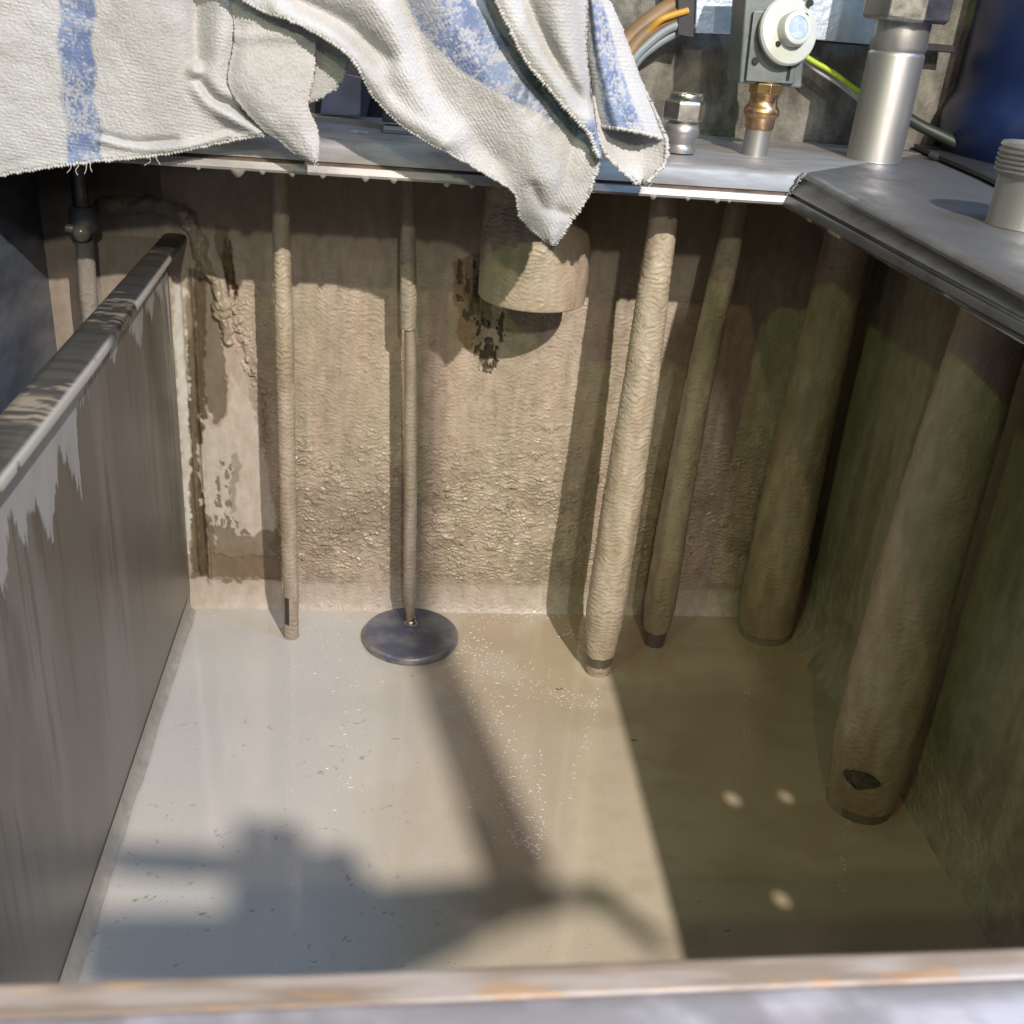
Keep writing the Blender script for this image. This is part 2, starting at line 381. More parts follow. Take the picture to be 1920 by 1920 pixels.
fl = fbm(xx/.0040, zz/.0075, 0, 101, 3)+.10*(fbm(xx/.0015, zz/.002, 0, 102, 2)-.5)
def flaky(pts, c, thr, s):
    w1, w2 = warp(xx, zz, .004, .01, s); m = inpoly(w1, w2, wpoly(pts))*sstep(thr-.03, thr+.05, fl)
    mixc(c, m); return m
k1 = stain([(845, 490), (880, 480), (900, 560), (905, 640), (880, 655), (862, 640), (852, 560)], np.array([.27, .17, .085]), .8, .004, .01, 41)
k1b = stain([(870, 480), (920, 470), (925, 600), (900, 640), (875, 600)], np.array([.16, .13, .09]), .7, .005, .01, 48)
k2 = flaky([(848, 500), (880, 470), (935, 560), (945, 640), (925, 700), (888, 690), (885, 620), (865, 590)], np.array([.09, .068, .045]), .54, 43)
k3 = stain([(890, 590), (945, 590), (930, 690), (905, 695), (888, 670)], np.array([.34, .29, .22]), .6, .005, .008, 46)
k4 = flaky([(890, 585), (948, 585), (930, 692), (905, 698), (886, 670)], np.array([.08, .06, .04]), .50, 47)
flaky([(400, 860), (440, 870), (430, 960), (470, 1000), (520, 1040), (440, 1040), (405, 1000)], np.array([.22, .19, .15]), .56, 49)
for m in (k2, k4, s1, s3): H -= .0011*np.clip(m, 0, 1)*(1-cr)
# dark seam right of partition top, sludge coloured bead
mixc(np.array([.33, .29, .21]), bead*.9); rg = rg*(1-bead)+.22*bead; rg = rg*(1-rgb5)+.2*rgb5
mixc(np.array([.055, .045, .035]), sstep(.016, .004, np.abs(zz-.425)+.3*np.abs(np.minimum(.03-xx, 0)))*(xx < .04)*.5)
# left bay colour
bay = xx < -.001
mixc(np.array([.30, .25, .20]), bay*(zz < .36)*.75)
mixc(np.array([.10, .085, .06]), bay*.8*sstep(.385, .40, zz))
wetm = sstep(.56, .66, fbm(xx/.006, zz/.006, 0, 111))*sstep(.02, .05, zz)*inside
rg = np.where(blob > .0003, rg-.25, rg)
rg = rg-.22*wetm; rg = rg+.12*sstep(.3, .4, zz)
col[..., 3] = np.clip(rg, .12, .8)
V = np.stack([xx, -H, zz], -1).reshape(-1, 3)
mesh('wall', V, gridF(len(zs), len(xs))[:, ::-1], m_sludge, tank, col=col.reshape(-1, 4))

# right wall
dy = .0012
ys = np.arange(-.86, .0+dy, dy); zs2 = np.arange(-.02, .462, dy)
zz2, yy2 = np.meshgrid(zs2, ys, indexing='ij')
zn = sstep(.16, .03, zz2+.04*(fbm(yy2/.04, zz2/.04, 0, 5)-.5))
sk = .0011*zn*ripple(yy2*.7+zz2*.35, 0*yy2, zz2-.5*yy2, .009, 7)
skirt = .013*np.clip(1-zz2/.045, 0, 1)**1.5*sstep(-.22, -.08, yy2)+.004*np.clip(1-zz2/.05, 0, 1)**2
H2 = sk+skirt+.0022*fbm(yy2/.06, zz2/.05, 0, 3)
c2 = np.zeros(yy2.shape+(4,)); c2[..., :3] = np.array([.34, .31, .22])
def mx2(c, m):
    m = np.clip(m, 0, 1)[..., None]; c2[..., :3] = c2[..., :3]*(1-m)+c*m
mx2(np.array([.22, .19, .13]), sstep(.42, .62, fbm(yy2/.02, zz2/.15, 0, 7))*.7)
mx2(np.array([.40, .35, .27]), sstep(.10, .02, zz2)*.7)
mx2(np.array([.24, .21, .15]), sstep(.50, .66, fbm(yy2/.018, zz2/.02, 0, 9))*.5*sstep(.16, .1, zz2))
c2[..., 3] = .46-.12*sstep(.5, .6, fbm(yy2/.01, zz2/.01, 0, 13))
mesh('wall', np.stack([W-H2, yy2, zz2], -1).reshape(-1, 3), gridF(len(zs2), len(ys)), m_sludge, tank, col=c2.reshape(-1, 4))

# partition on the left: dark steel sheet with pale run-off under its rail
yp = np.arange(-.86, -.0005, .0012); zp = np.arange(-.02, .3582, .0012)
zP, yP = np.meshgrid(zp, yp, indexing='ij')
cp_ = np.zeros(yP.shape+(4,)); cp_[..., :3] = np.array([.165, .155, .138]); cp_[..., 3] = .40
def mxp(c, m, r=None):
    m = np.clip(m, 0, 1); cp_[..., :3] = cp_[..., :3]*(1-m[..., None])+c*m[..., None]
    if r is not None: cp_[..., 3] = cp_[..., 3]*(1-m)+r*m
mxp(np.array([.22, .212, .205]), .9*sstep(.36, .70, fbm(yP/.05, zP/.25, 0, 121, 5)+.10*(fbm(yP/.009, zP/.5, 0, 122)-.5)))
mxp(np.array([.10, .085, .068]), .65*sstep(.50, .72, fbm(yP/.045, zP/.20, 0, 123, 5)+.05*(fbm(yP/.008, zP/.08, 0, 124)-.5))*sstep(.06, .22, zP+.12*(fbm(yP/.03, zP/.2, 0, 127)-.5)))
mxp(np.array([.085, .065, .04]), .45*sstep(.60, .70, fbm(yP/.006, zP/.10, 0, 128))*sstep(.05, .15, zP))
mxp(np.array([.27, .24, .20]), .5*sstep(.2, .02, zP+.08*fbm(yP/.03, zP/.1, 0, 125)))
yq = [-.9, -.70, -.66, -.60, -.57, -.52, -.49, -.447, -.42, -.407, -.383, -.368, -.335, -.304, -.297, -.263, -.238, -.215, -.208, -.195, -.18, -.153, -.123, -.10, -.075, -.06, -.041, -.024, -.015, -.006, 0]
zq = [.27, .24, .30, .25, .31, .26, .31, .282, .315, .293, .302, .268, .315, .272, .320, .331, .326, .338, .330, .318, .336, .328, .302, .334, .310, .334, .318, .338, .275, .34, .34]
zl_ = np.interp(yP+.004*(fbm(zP/.012, yP/.05, 0, 134)-.5), yq, zq)+.016*(fbm(yP/.004, 0*zP, 0, 133, 3)-.5)+.012*(fbm(yP/.0016, zP*0, 0, 136, 2)-.5)
mp_ = sstep(-.0012, .0012, zP-zl_+.005*(fbm(yP/.0025, zP/.03, 0, 137)-.5))
mxp(np.array([.46, .47, .475]), mp_*.92*(.75+.4*fbm(yP/.01, zP/.03, 0, 138)), .5)
strk = sstep(.60, .66, fbm(yP/.0022, zP/.05, 0, 141))*sstep(.20, .27, zP)*sstep(.345, .31, zP)*sstep(-.07, -.015, yP)
mxp(np.array([.42, .40, .34]), strk*.8, .5)
mesh('partition', np.stack([0*yP+.0006*mp_, yP, zP], -1).reshape(-1, 3), gridF(len(zp), len(yp)), m_part, tank, col=cp_.reshape(-1, 4))
# cove strip at the foot of the partition
fp = []
nn = 260
for i in range(nn):
    y = -.86+.845*i/(nn-1)
    w = .0075+.0012*(noise(y/.02, 0, 0, 5)-.5)
    for k in range(7):
        a = math.pi/2*k/6
        fp.append((.0006+w*(1-math.cos(a))**1.0*.9, y, .0165-w*1.9*math.sin(a)*1.0+0.0))
cst = np.zeros((len(fp), 4)); cst[:, :3] = (.34, .32, .285); cst[:, 3] = .45
mesh('cove', fp, gridF(nn, 7)[:, ::-1], m_sludge, tank, col=cst)
# rail on top of the partition: rounded bar, scraped, with dried smears
ns = 420; nk = 22
yv = np.linspace(-.86, -.004, ns)
prof = [(-.0025, .3575), (-.0025, .3605), (-.0015, .3637), (.001, .3652)]+[(x, .3655) for x in np.linspace(.004, .0175, 8)]+[(.0205, .3648), (.0225, .3640), (.0232, .3622), (.0234, .3595), (.0226, .3578), (.012, .3572)]
PV = []; PC = []
dp = np.interp
for y in yv:
    for x, z in prof:
        PV.append((x, y, z))
PV = np.array(PV); py_ = PV[:, 1]; pxx = PV[:, 0].copy(); PV[:, 0] = np.where(pxx > 0, pxx*np.interp(py_, [-.33, 0], [1, .74]), pxx); PV[:, 2] += np.where(pxx > .011, np.interp(py_, [-.35, 0], [0, .003])*sstep(.362, .357, PV[:, 2]), 0)
PC = np.zeros((len(PV), 4)); PC[:, :3] = (.10, .095, .088); PC[:, 3] = .36
bnd = fbm(py_/.0035+pxx/.02, pxx/.03, 0, 151); big = fbm(py_/.05, 0*py_, 0, 153)
mm = sstep(.62, .66, bnd)*sstep(.58, .66, big); mm = np.maximum(mm, sstep(-.385, -.392, py_)*sstep(-.43, -.418, py_)*sstep(.4, .5, bnd))
PC[:, :3] = PC[:, :3]*(1-.85*mm[:, None])+np.array([.42, .35, .27])*.85*mm[:, None]
dk = sstep(.5, .62, fbm(py_/.003+pxx/.03, 0*py_, 3, 155)); PC[:, :3] *= (1-.30*dk*(1-mm))[:, None]
fl_ = (pxx > .0215)[:, None]; PC[:, :3] = np.where(fl_, PC[:, :3]*.5, PC[:, :3])
lip = (pxx > .0215).astype(float)*np.maximum(sstep(-.27, -.30, py_), sstep(-.075, -.08, py_)*sstep(-.215, -.21, py_))*sstep(.3, .36, fbm(py_/.008, pxx/.003, 0, 157)+.1)
PC[:, :3] = PC[:, :3]*(1-lip[:, None])+np.array([.50, .48, .44])*lip[:, None]; PC[:, 3] = PC[:, 3]*(1-lip)+.6*lip
mesh('rail', PV, gridF(ns, len(prof)), m_part, tank, col=PC)
MB().box((-.004, -.86, -.02), (-.0012, -.0015, .3575)).build('partition', m_bay, tank)
# narrow bay left of the partition and remaining tank skin
MB().box((-.103, -.90, -.02), (-.099, .0, .46)).build('bay_wall', m_bay, tank)
MB().box((-.103, -.870, -.02), (W+.004, -.866, .45)).build('wall', m_bay, tank)
MB().box((-.103, -.90, -.03), (W+.004, .004, -.0205)).build('tank_floor', m_rail, tank)
# pressed flange of the opening, back run and right run
prf = [(-.20, .4672), (-.0065, .4672), (-.0045, .4669), (-.0025, .4661), (-.001, .4650), (.0002, .4636), (.0012, .4622), (.0126, .4550), (.0100, .4543), (.0100, .4527), (.0160, .4526), (.0185, .4485), (.0180, .4468), (.012, .4462), (-.004, .4465), (-.006, .462), (-.20, .462)]
XR, YB = .4825, -.1505
def run(name, a, b, mtr_a, mtr_b, m, segs=2):
    mb = MB()
    P = []; Q = []
    for d_, z in prf:
        if name == 'back':
            P.append((a, YB-d_, z)); Q.append((XR-(d_ if d_ > -.19 else -.17), YB-d_, z))
        else:
            P.append((XR-d_+.0, YB-(d_ if d_ > -.19 else -.0), z)); Q.append((XR-d_-.020, b, z))
    mb.prism(P, Q); return mb
# back run (plate + folded face), mitred at the corner
P = [(-.104, YB-(d_ if d_ > -.19 else -.19), z) for d_, z in prf]
Q = [(XR-d_ if d_ > -.19 else XR+.19, YB-(d_ if d_ > -.19 else -.19), z) for d_, z in prf]
MB().prism(P, Q).build('rim', m_steel, tank, smooth=True)
P = [(XR-(d_ if d_ > -.19 else -.17), YB-(d_ if d_ > -.19 else -.19)-.0004, z-.0003) for d_, z in prf]
Q = [(XR-(d_ if d_ > -.19 else -.19)+(-.022+.040*min(max(d_/.0175, 0), 1)), -.90, z-.0003) for d_, z in prf]
rimR = MB().prism(Q, P).build('rim', m_plate, tank, smooth=True)
# three unseen holes added to the plate so spots of lamp light reach the liquid
cut = MB()
for hx, hy, hr in [(.5144, -.658, .0031), (.5428, -.6567, .0025), (.5182, -.7232, .0031)]:
    dv = (Vector(LKEY)-Vector((hx, hy, .467))).normalized()
    cut.lathe([(hr, -.03), (hr, .03)], (hx, hy, .464), 20, axis=tuple(dv))
cu = cut.build('cutter', m_plate, None)
bo = rimR.modifiers.new('holes', 'BOOLEAN'); bo.operation = 'DIFFERENCE'; bo.object = cu; bo.solver = 'EXACT'
bpy.context.view_layer.update()
ev = rimR.evaluated_get(bpy.context.evaluated_depsgraph_get()); nm = bpy.data.meshes.new_from_object(ev)
rimR.modifiers.clear(); rimR.data = nm; bpy.data.objects.remove(cu)
MB().box((-.10, YB-.0118, .45275), (XR-.0122, YB-.0102, .45425)).build('groove', mat('groove_strip', (.05, .03, .02), .6, var=(.14, .09, .06), vscale=(60, 60, 60)), tank)  # dark brown strip added in the recess to draw its line
# weld bead in the corner
wb = MB(); a_ = Vector((XR-.001, YB-.001, .4665)); b_ = Vector((XR-.0145, YB-.0145, .4535))
for i in range(26):
    p = a_.lerp(b_, i/25); g_ = random.uniform(.5, 1.25); wb.lathe([(.0003*g_, -.0014*g_), (.0013*g_, -.0008*g_), (.0016*g_, 0), (.0012*g_, .0009*g_), (.0003*g_, .0014*g_)], tuple(p+Vector([random.uniform(-.0009, .0009) for _ in range(3)])), 9)
wb.build('weld', m_rail, tank, smooth=True)
# crust of grime under the right run and in the groove
ny = 500; yv_ = np.linspace(-.168, -.66, ny); CV = []
for y in yv_:
    x0 = XR-.0185+(.018*(-.15-y)/.75); w_ = .0004+.0012*float(sstep(.40, .75, fbm(y/.022, 0, 0, 401, 5)))**2
    for k in range(8):
        a = math.pi*2*k/8; CV.append((x0+.0006+w_*math.cos(a)*(.85+.3*noise(y/.004, k*.7, 0, 5)), y, .4460+w_*.9*math.sin(a)*(.85+.3*noise(y/.004, k*.7, 3, 5))))
mesh('crust', CV, gridF(ny, 8, True), mat('rim_crust', (.12, .10, .075), .5, var=(.26, .22, .17), vscale=(200, 60, 200), bump=.5), tank)
# hanging drops along the back lip
for px, s in [(372, .7), (446, 2.1), (492, .9), (548, 1.0), (605, .95), (685, 1.15), (738, 1.1), (838, 1.15), (885, 1.0), (1225, 1.0), (1290, .7), (1345, .85), (1368, .5)]:
    x = Y(px, 345+(px-800)*.055, -.169)[0]; s *= .0019
    MB().lathe([(s*1.35, .0008), (s*1.25, -.0002), (s*1.0, -s*.45), (s*.6, -s*.85), (s*.25, -s*1.05), (.0001, -s*1.12)], (x, -.1685, .4466), 16).build('drop', m_drop, tank, smooth=True)
# front rim close to the lens
yr = np.concatenate([[-.8175]*2, np.linspace(-.8178, -.8225, 8), [-.8228, -.8233, -.824], np.linspace(-.825, -.99, 90)])
zr = np.concatenate([[.43, .4535], np.full(8, .4548), [.4545, .4552, .4562], np.full(90, .4566)])
xr = np.linspace(-.12, .68, 700)
XX, YY = np.meshgrid(xr, yr, indexing='ij'); ZZ = np.broadcast_to(zr, XX.shape).copy()
YY = YY-.0016+.010*(XX-.141)
YY = YY+.0006*(fbm(XX/.03, 0*XX, 0, 161)-.5)*(yr > -.823)
cf = np.zeros(XX.shape+(4,)); cf[..., :3] = (.21, .21, .235); cf[..., 3] = .5
def mxf(c, m, r=None):
    m = np.clip(m, 0, 1); cf[..., :3] = cf[..., :3]*(1-m[..., None])+np.array(c)*m[..., None]
YY0 = np.broadcast_to(yr, XX.shape); nlip = YY0 > -.8232
mxf((.21, .165, .13), nlip*.9); mxf((.33, .30, .29), nlip*.8*sstep(.4, .6, fbm(XX/.03, YY/.003, 0, 163)))
mxf((.34, .20, .09), nlip*.6*sstep(.66, .72, fbm(XX/.012, YY/.0025, 0, 165)))
mxf((.46, .34, .25), (YY0 > -.8195)*1.*sstep(.5, .6, fbm(XX/.05, 0*XX, 0, 167)))
mxf((.30, .24, .22), (YY0 < -.8232)*(YY0 > -.8245)*.8)
mxf((.46, .46, .54), (~nlip)*.6*sstep(.40, .75, fbm(XX/.008, YY/.005, 0, 169, 6)))
mxf((.20, .19, .21), (~nlip)*.5*sstep(.52, .68, fbm(XX/.012, YY/.005, 0, 171)))
mesh('rim', np.stack([XX, YY, ZZ], -1).reshape(-1, 3), gridF(len(xr), len(yr)), m_rim, tank, col=cf.reshape(-1, 4))
# ------------------------------------------------------------------ milky liquid
m_liq = bpy.data.materials.new('milky_liquid'); m_liq.use_nodes = True
n = m_liq.node_tree.nodes; L = m_liq.node_tree.links; b = n['Principled BSDF']
t = n.new('ShaderNodeTexCoord')
def nzn(sc, det=4, r=.55):
    mp = n.new('ShaderNodeMapping'); mp.inputs['Scale'].default_value = sc; L.new(t.outputs['Object'], mp.inputs[0])
    z = n.new('ShaderNodeTexNoise'); z.inputs['Scale'].default_value = 1; z.inputs['Detail'].default_value = det; z.inputs['Roughness'].default_value = r
    L.new(mp.outputs[0], z.inputs[0]); return z
def ramp(z, a, b_, c0, c1):
    r = n.new('ShaderNodeValToRGB'); r.color_ramp.elements[0].position = a; r.color_ramp.elements[1].position = b_
    r.color_ramp.elements[0].color = (*c0, 1); r.color_ramp.elements[1].color = (*c1, 1); L.new(z, r.inputs[0]); return r
va = n.new('ShaderNodeVertexColor'); va.layer_name = 'Col'
sp1 = ramp(nzn((700, 700, 700), 3).outputs[0], .63, .72, (1, 1, 1), (.45, .42, .38))
mx = n.new('ShaderNodeMix'); mx.data_type = 'RGBA'; mx.blend_type = 'MULTIPLY'; mx.inputs[0].default_value = 1
L.new(va.outputs[0], mx.inputs[6]); L.new(sp1.outputs[0], mx.inputs[7])
sp2 = ramp(nzn((1500, 1500, 1500), 3).outputs[0], .3, .7, (.88, .875, .86), (1, 1, 1))
mxb = n.new('ShaderNodeMix'); mxb.data_type = 'RGBA'; mxb.blend_type = 'MULTIPLY'; mxb.inputs[0].default_value = 1
L.new(mx.outputs[2], mxb.inputs[6]); L.new(sp2.outputs[0], mxb.inputs[7])
L.new(mxb.outputs[2], b.inputs['Base Color'])
b.inputs['Roughness'].default_value = .07; b.inputs['Specular IOR Level'].default_value = .8
bn = nzn((380, 380, 380), 3); bp = n.new('ShaderNodeBump'); bp.inputs['Distance'].default_value = .0006
ml = n.new('ShaderNodeMath'); ml.operation = 'MULTIPLY'; L.new(va.outputs[1], ml.inputs[0]); ml.inputs[1].default_value = 1.
L.new(ml.outputs[0], bp.inputs['Strength']); L.new(bn.outputs[0], bp.inputs['Height']); L.new(bp.outputs[0], b.inputs['Normal'])
fs = .0013
fx = np.arange(.0, W+fs, fs); fy = np.arange(-.866, .0+fs, fs)
yyF, xxF = np.meshgrid(fy, fx, indexing='ij')
cF = np.zeros(xxF.shape+(4,)); cF[..., :3] = (.56, .54, .495)
def mxF(c, m):
    m = np.clip(m, 0, 1)[..., None]; cF[..., :3] = cF[..., :3]*(1-m)+np.array(c)*m
mxF((.50, .43, .32), .75*sstep(.10, .30, xxF+.12*(fbm(xxF/.08, yyF/.10, 0, 201)-.5)))
mxF((.47, .38, .26), .7*sstep(.44, .62, fbm(xxF/.05, yyF/.05, 0, 203))*sstep(.16, .26, xxF)*sstep(-.22, -.10, yyF))
mxF((.43, .34, .22), .65*sstep(.34, .50, xxF+.06*(fbm(xxF/.05, yyF/.06, 0, 204)-.5)))  # right side painted browner to deepen its shade
mxF((.36, .29, .19), .5*sstep(.42, .75, fbm(xxF/.05, yyF/.03, 0, 205))*sstep(.3, .42, xxF))
mxF((.60, .56, .49), .5*sstep(.45, .65, fbm(xxF/.06, yyF/.08, 0, 207))*sstep(.3, .2, xxF))
thread = np.abs(fbm(xxF/.05, yyF/.025, 0, 209)-.5)
mxF((.27, .25, .21), .8*sstep(.010, .003, thread)*sstep(.60, .68, fbm(xxF/.007, yyF/.007, 0, 211))*sstep(.30, .2, xxF)*sstep(-.15, -.2, yyF))
for (px, py, r_) in [(1048, 1292, .0035), (1190, 1388, .0028), (1150, 1345, .0012), (1310, 1690, .0012), (772, 1268, .0012), (1365, 1745, .0015), (1112, 1640, .0008)]:
    p = Z(px, py, 0); dd = np.hypot((xxF-p[0])*.8, (yyF-p[1])*1.8)
    mxF((.20, .14, .09), sstep(r_*1.2, r_*.5, dd+.001*(noise(xxF/.002, yyF/.002, 0, 5)-.5)))
st = np.zeros(xxF.shape)
def streak(x0, y0, x1, y1, w, k):
    a = Z(x0, y0, 0)[:2]; b2 = Z(x1, y1, 0)[:2]; ab = b2-a
    t_ = np.clip(((xxF-a[0])*ab[0]+(yyF-a[1])*ab[1])/(ab@ab), 0, 1); d_ = np.hypot(xxF-a[0]-ab[0]*t_, yyF-a[1]-ab[1]*t_)
    return k*sstep(w, w*.45, d_+.006*(fbm(xxF/.01, yyF/.01, 0, 7)-.5))
for s_ in [(870, 1160, 985, 1600, .028, .9), (960, 1150, 960, 1300, .06, .55), (1115, 1290, 1060, 1500, .004, .6), (1235, 1220, 1230, 1350, .004, .5), (1425, 1215, 1400, 1400, .005, .5), (560, 1150, 640, 1300, .03, .25), (548, 1210, 545, 1700, .004, .3), (1610, 1530, 1590, 1700, .005, .5), (400, 1150, 560, 1160, .012, .5)]:
    st = np.maximum(st, streak(*s_))
st = np.maximum(st, .7*sstep(-.03, -.008, yyF)*sstep(.46, .3, xxF))
cF[..., 3] = .02+st*.55
hF = .0010*np.exp(-np.minimum(np.abs(xxF-W), np.abs(yyF))/.003)
wat = mesh('water', np.stack([xxF, yyF, 0*xxF+hF], -1).reshape(-1, 3), gridF(len(fy), len(fx)), m_liq, None, col=cF.reshape(-1, 4))
tag(wat, 'milky beige liquid filling the foot of the tank', None, None, 'structure')
# small pale glossy beads added to stand for glints on the liquid
def beads(name, P, S, N, parent):
    """flattened wavy blobs at points P, half size S, long axis direction N"""
    V = []; F = []; nr, na_ = 4, 8
    for p, s_, d_ in zip(P, S, N):
        a = np.array([math.cos(d_), math.sin(d_)]); q_ = np.array([-a[1], a[0]]); ln = random.uniform(.6, 3.2); cv = random.uniform(-.6, .6); b0 = len(V)
        for i in range(nr):
            f = math.cos(math.pi/2*i/(nr-1))if i else 1.; h = math.sin(math.pi/2*i/(nr-1))
            for k in range(na_):
                t_ = 2*math.pi*k/na_; ul = f*math.cos(t_)*ln; vl = f*math.sin(t_)+cv*ul*ul/ln
                V.append((p[0]+s_*(a[0]*ul+q_[0]*vl), p[1]+s_*(a[1]*ul+q_[1]*vl), p[2]+s_*.55*h))
        for i in range(nr-1):
            for k in range(na_): F.append((b0+i*na_+k, b0+i*na_+(k+1) % na_, b0+(i+1)*na_+(k+1) % na_, b0+(i+1)*na_+k))
    return mesh(name, V, np.array(F), m_glint, parent)
m_glint = mat('glint_bead', (.74, .72, .68), .16, 0, spec=1, coat=1, coatr=.04)
rs = np.random.RandomState(7); BP = []; BS = []; BN = []
zones = [((870, 1170), (985, 1590), 55, 420, .00055), ((820, 1190), (1100, 1330), 60, 300, .00045), ((900, 1145), (1010, 1160), 90, 130, .00045), ((1125, 1290), (1060, 1500), 9, 70, .0004),
         ((1100, 1200), (1060, 1180), 20, 25, .0006), ((1238, 1215), (1236, 1290), 7, 14, .0004), ((1415, 1215), (1395, 1400), 10, 45, .0004), ((600, 1150), (640, 1300), 60, 90, .0004), ((545, 1220), (545, 1700), 10, 50, .00035),
         ((400, 1150), (560, 1180), 14, 50, .0004), ((1585, 1540), (1575, 1700), 9, 22, .0004), ((640, 1300), (640, 1540), 30, 26, .0006), ((960, 1560), (1015, 1600), 10, 60, .0005), ((1015, 1400), (1015, 1600), 6, 60, .00045)]
for (a, b_, w_, n_, sz) in zones:
    for _ in range(n_):
        t_ = rs.rand(); px = a[0]+(b_[0]-a[0])*t_+rs.randn()*w_*.55; py = a[1]+(b_[1]-a[1])*t_+rs.randn()*6
        p = Z(px, py, 0)
        if p[1] > -.004 or p[0] < .01 or np.hypot(p[0]-.2165, p[1]+.05) < .05: continue
        BP.append((p[0], p[1], -.0001)); BS.append(sz*1.35*rs.uniform(.4, 1.15)); BN.append(rs.randn()*.9)
for _ in range(260):
    x_ = rs.uniform(.20, .40); BP.append((x_, -.003-abs(rs.randn())*.003, -.0001)); BS.append(.0005*rs.uniform(.4, 1)); BN.append(rs.randn()*.3)
bd = beads('glint_beads', BP, BS, BN, None); tag(bd, 'pale beads added on the milky liquid to make its glints', None, None, 'stuff')
# ------------------------------------------------------------------ coated pipes
def coat(name, pts, radii, mt, parent, amp=.0011, s=0, colr=(.44, .38, .30), bare=None, ln=.28, lam=.0045, dz=.0009, na=96, oval=None, grow=None, rough=.5, bottomcap=True):
    """pts/radii: (x,y,z),(r) from bottom to top"""
    P = np.array(pts, float); zt = P[:, 2]; zv = np.arange(zt[0], zt[-1]+dz, dz)
    cx = np.interp(zv, zt, P[:, 0]); cy = np.interp(zv, zt, P[:, 1]); rr = np.interp(zv, zt, radii)
    # smooth the radius a little
    k = np.ones(9)/9; rp = np.pad(rr, 4, 'edge'); rr = np.convolve(rp, k, 'valid')
    th = np.linspace(0, 2*math.pi, na, endpoint=False)
    ZV, TH = np.meshgrid(zv, th, indexing='ij'); R0 = rr[:, None]+0*TH
    ux = R0*np.cos(TH)+s*.7; uy = R0*np.sin(TH)
    fade = sstep(zt[-1]-.0, zt[-1]-.10, ZV)*.75+.25
    rel = amp*ripple(ux, uy, ZV, lam, s)*fade + R0*.06*(fbm(ux/.012, uy/.012, ZV/.02, s+5)-.5)*fade
    mask = np.ones(ZV.shape); c = np.zeros(ZV.shape+(4,)); c[..., :3] = colr; c[..., 3] = rough
    v = fbm(ux/.01, uy/.01, ZV/.03, s+9)
    c[..., :3] *= (.86+.28*v)[..., None]
    c[..., :3] *= (1-ln*lips(ux, uy, ZV, lam, s)*fade)[..., None]  # lip shade painted into the coat colour
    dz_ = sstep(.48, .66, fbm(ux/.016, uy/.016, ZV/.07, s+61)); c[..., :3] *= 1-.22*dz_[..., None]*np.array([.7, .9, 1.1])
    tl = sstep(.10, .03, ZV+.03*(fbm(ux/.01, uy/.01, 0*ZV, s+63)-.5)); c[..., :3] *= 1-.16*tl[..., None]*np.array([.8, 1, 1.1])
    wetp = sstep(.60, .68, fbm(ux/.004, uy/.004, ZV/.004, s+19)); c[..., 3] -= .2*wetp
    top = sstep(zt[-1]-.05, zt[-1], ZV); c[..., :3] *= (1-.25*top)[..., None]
    for (z0, z1, a0, a1, cc, jag) in (bare or []):
        jz = jag*(fbm(ux/.004, uy/.004, 0*ZV, s+33)-.5)*2; ja = jag*40*(fbm(ux*0+s, uy*0, ZV/.004, s+35)-.5)
        ta = np.degrees(TH)+ja; inside_ = (ZV+jz > z0) & (ZV+jz < z1) & (((ta-a0) % 360) < (a1-a0))
        rel = np.where(inside_, -.0004, rel); c[inside_] = (*cc, .28)
    Rf = R0+rel
    V = np.stack([cx[:, None]+Rf*np.cos(TH), cy[:, None]+Rf*np.sin(TH), ZV], -1).reshape(-1, 3)
    return mesh(name, V, gridF(len(zv), na, True), mt, parent, col=c.reshape(-1, 4))
G = 'pipes standing in the tank'
def P0(px, py): return Z(px, py, 0)
def axis(b, tpts):
    p = P0(*b); o = [(p[0], p[1], -.012), (p[0], p[1], 0)]
    for t in tpts:
        q_ = Y(*t, p[1]); o.append(tuple(q_))
    return o, p
DARK = (.07, .06, .05)
# pipe 1: thin pipe with bare slot
t1 = thing('dip_pipe', 'thin slurry coated pipe nearest the partition, its foot scraped bare on one side', 'pipe', G)
ax, p1 = axis((546, 1193), [(545, 1100), (538, 900), (533, 620), (527, 430), (525, 345)])
ax.append((ax[-1][0], ax[-1][1], .461))
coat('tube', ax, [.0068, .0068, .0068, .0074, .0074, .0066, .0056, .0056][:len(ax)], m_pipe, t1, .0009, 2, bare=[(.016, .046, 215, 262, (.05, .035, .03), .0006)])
# pipe 2: float rod + disc
t2 = thing('float_gauge', 'thin coated rod ending in a round dark disc at the liquid', 'float gauge')
ax, p2 = axis((769, 1180), [(768, 1100), (770, 900), (770, 700), (768, 590)])
ax = [(p2[0], p2[1], .010)]+ax[2:]
coat('rod', ax, [.0042, .0055, .0058, .0050, .0046], m_pipe, t2, .0008, 11, dz=.0007, na=64, colr=(.40, .35, .29))
zz_ = ax[-1]; q1 = Y(765, 450, p2[1]); q2 = Y(766, 345, p2[1])
coat('sleeve', [(zz_[0]-.0006, zz_[1], zz_[2]-.012), tuple(Y(766, 565, p2[1])), tuple(q1), tuple(q2), (q2[0], q2[1], .461)], [.0066, .0068, .0062, .0057, .0057], m_pipe, t2, .0007, 13, dz=.0007, na=64, colr=(.40, .36, .30))
dc = Z(770, 1188, .006); R_ = .0462
pr = [(.0001, .0035), (R_*.6, .003), (R_-.004, .002), (R_-.0015, .0035), (R_, .006), (R_, .0095), (R_-.0015, .0115), (R_-.003, .0118)]+[(r, .0118-.0006*(1-(r/R_)**2)) for r in np.linspace(R_-.005, .001, 16)]
na = 160; th = np.linspace(0, 2*math.pi, na, endpoint=False)
V = []; Cc = []
for r, h in pr:
    for a in th: V.append((dc[0]+r*math.cos(a), dc[1]+r*math.sin(a), h-.004))
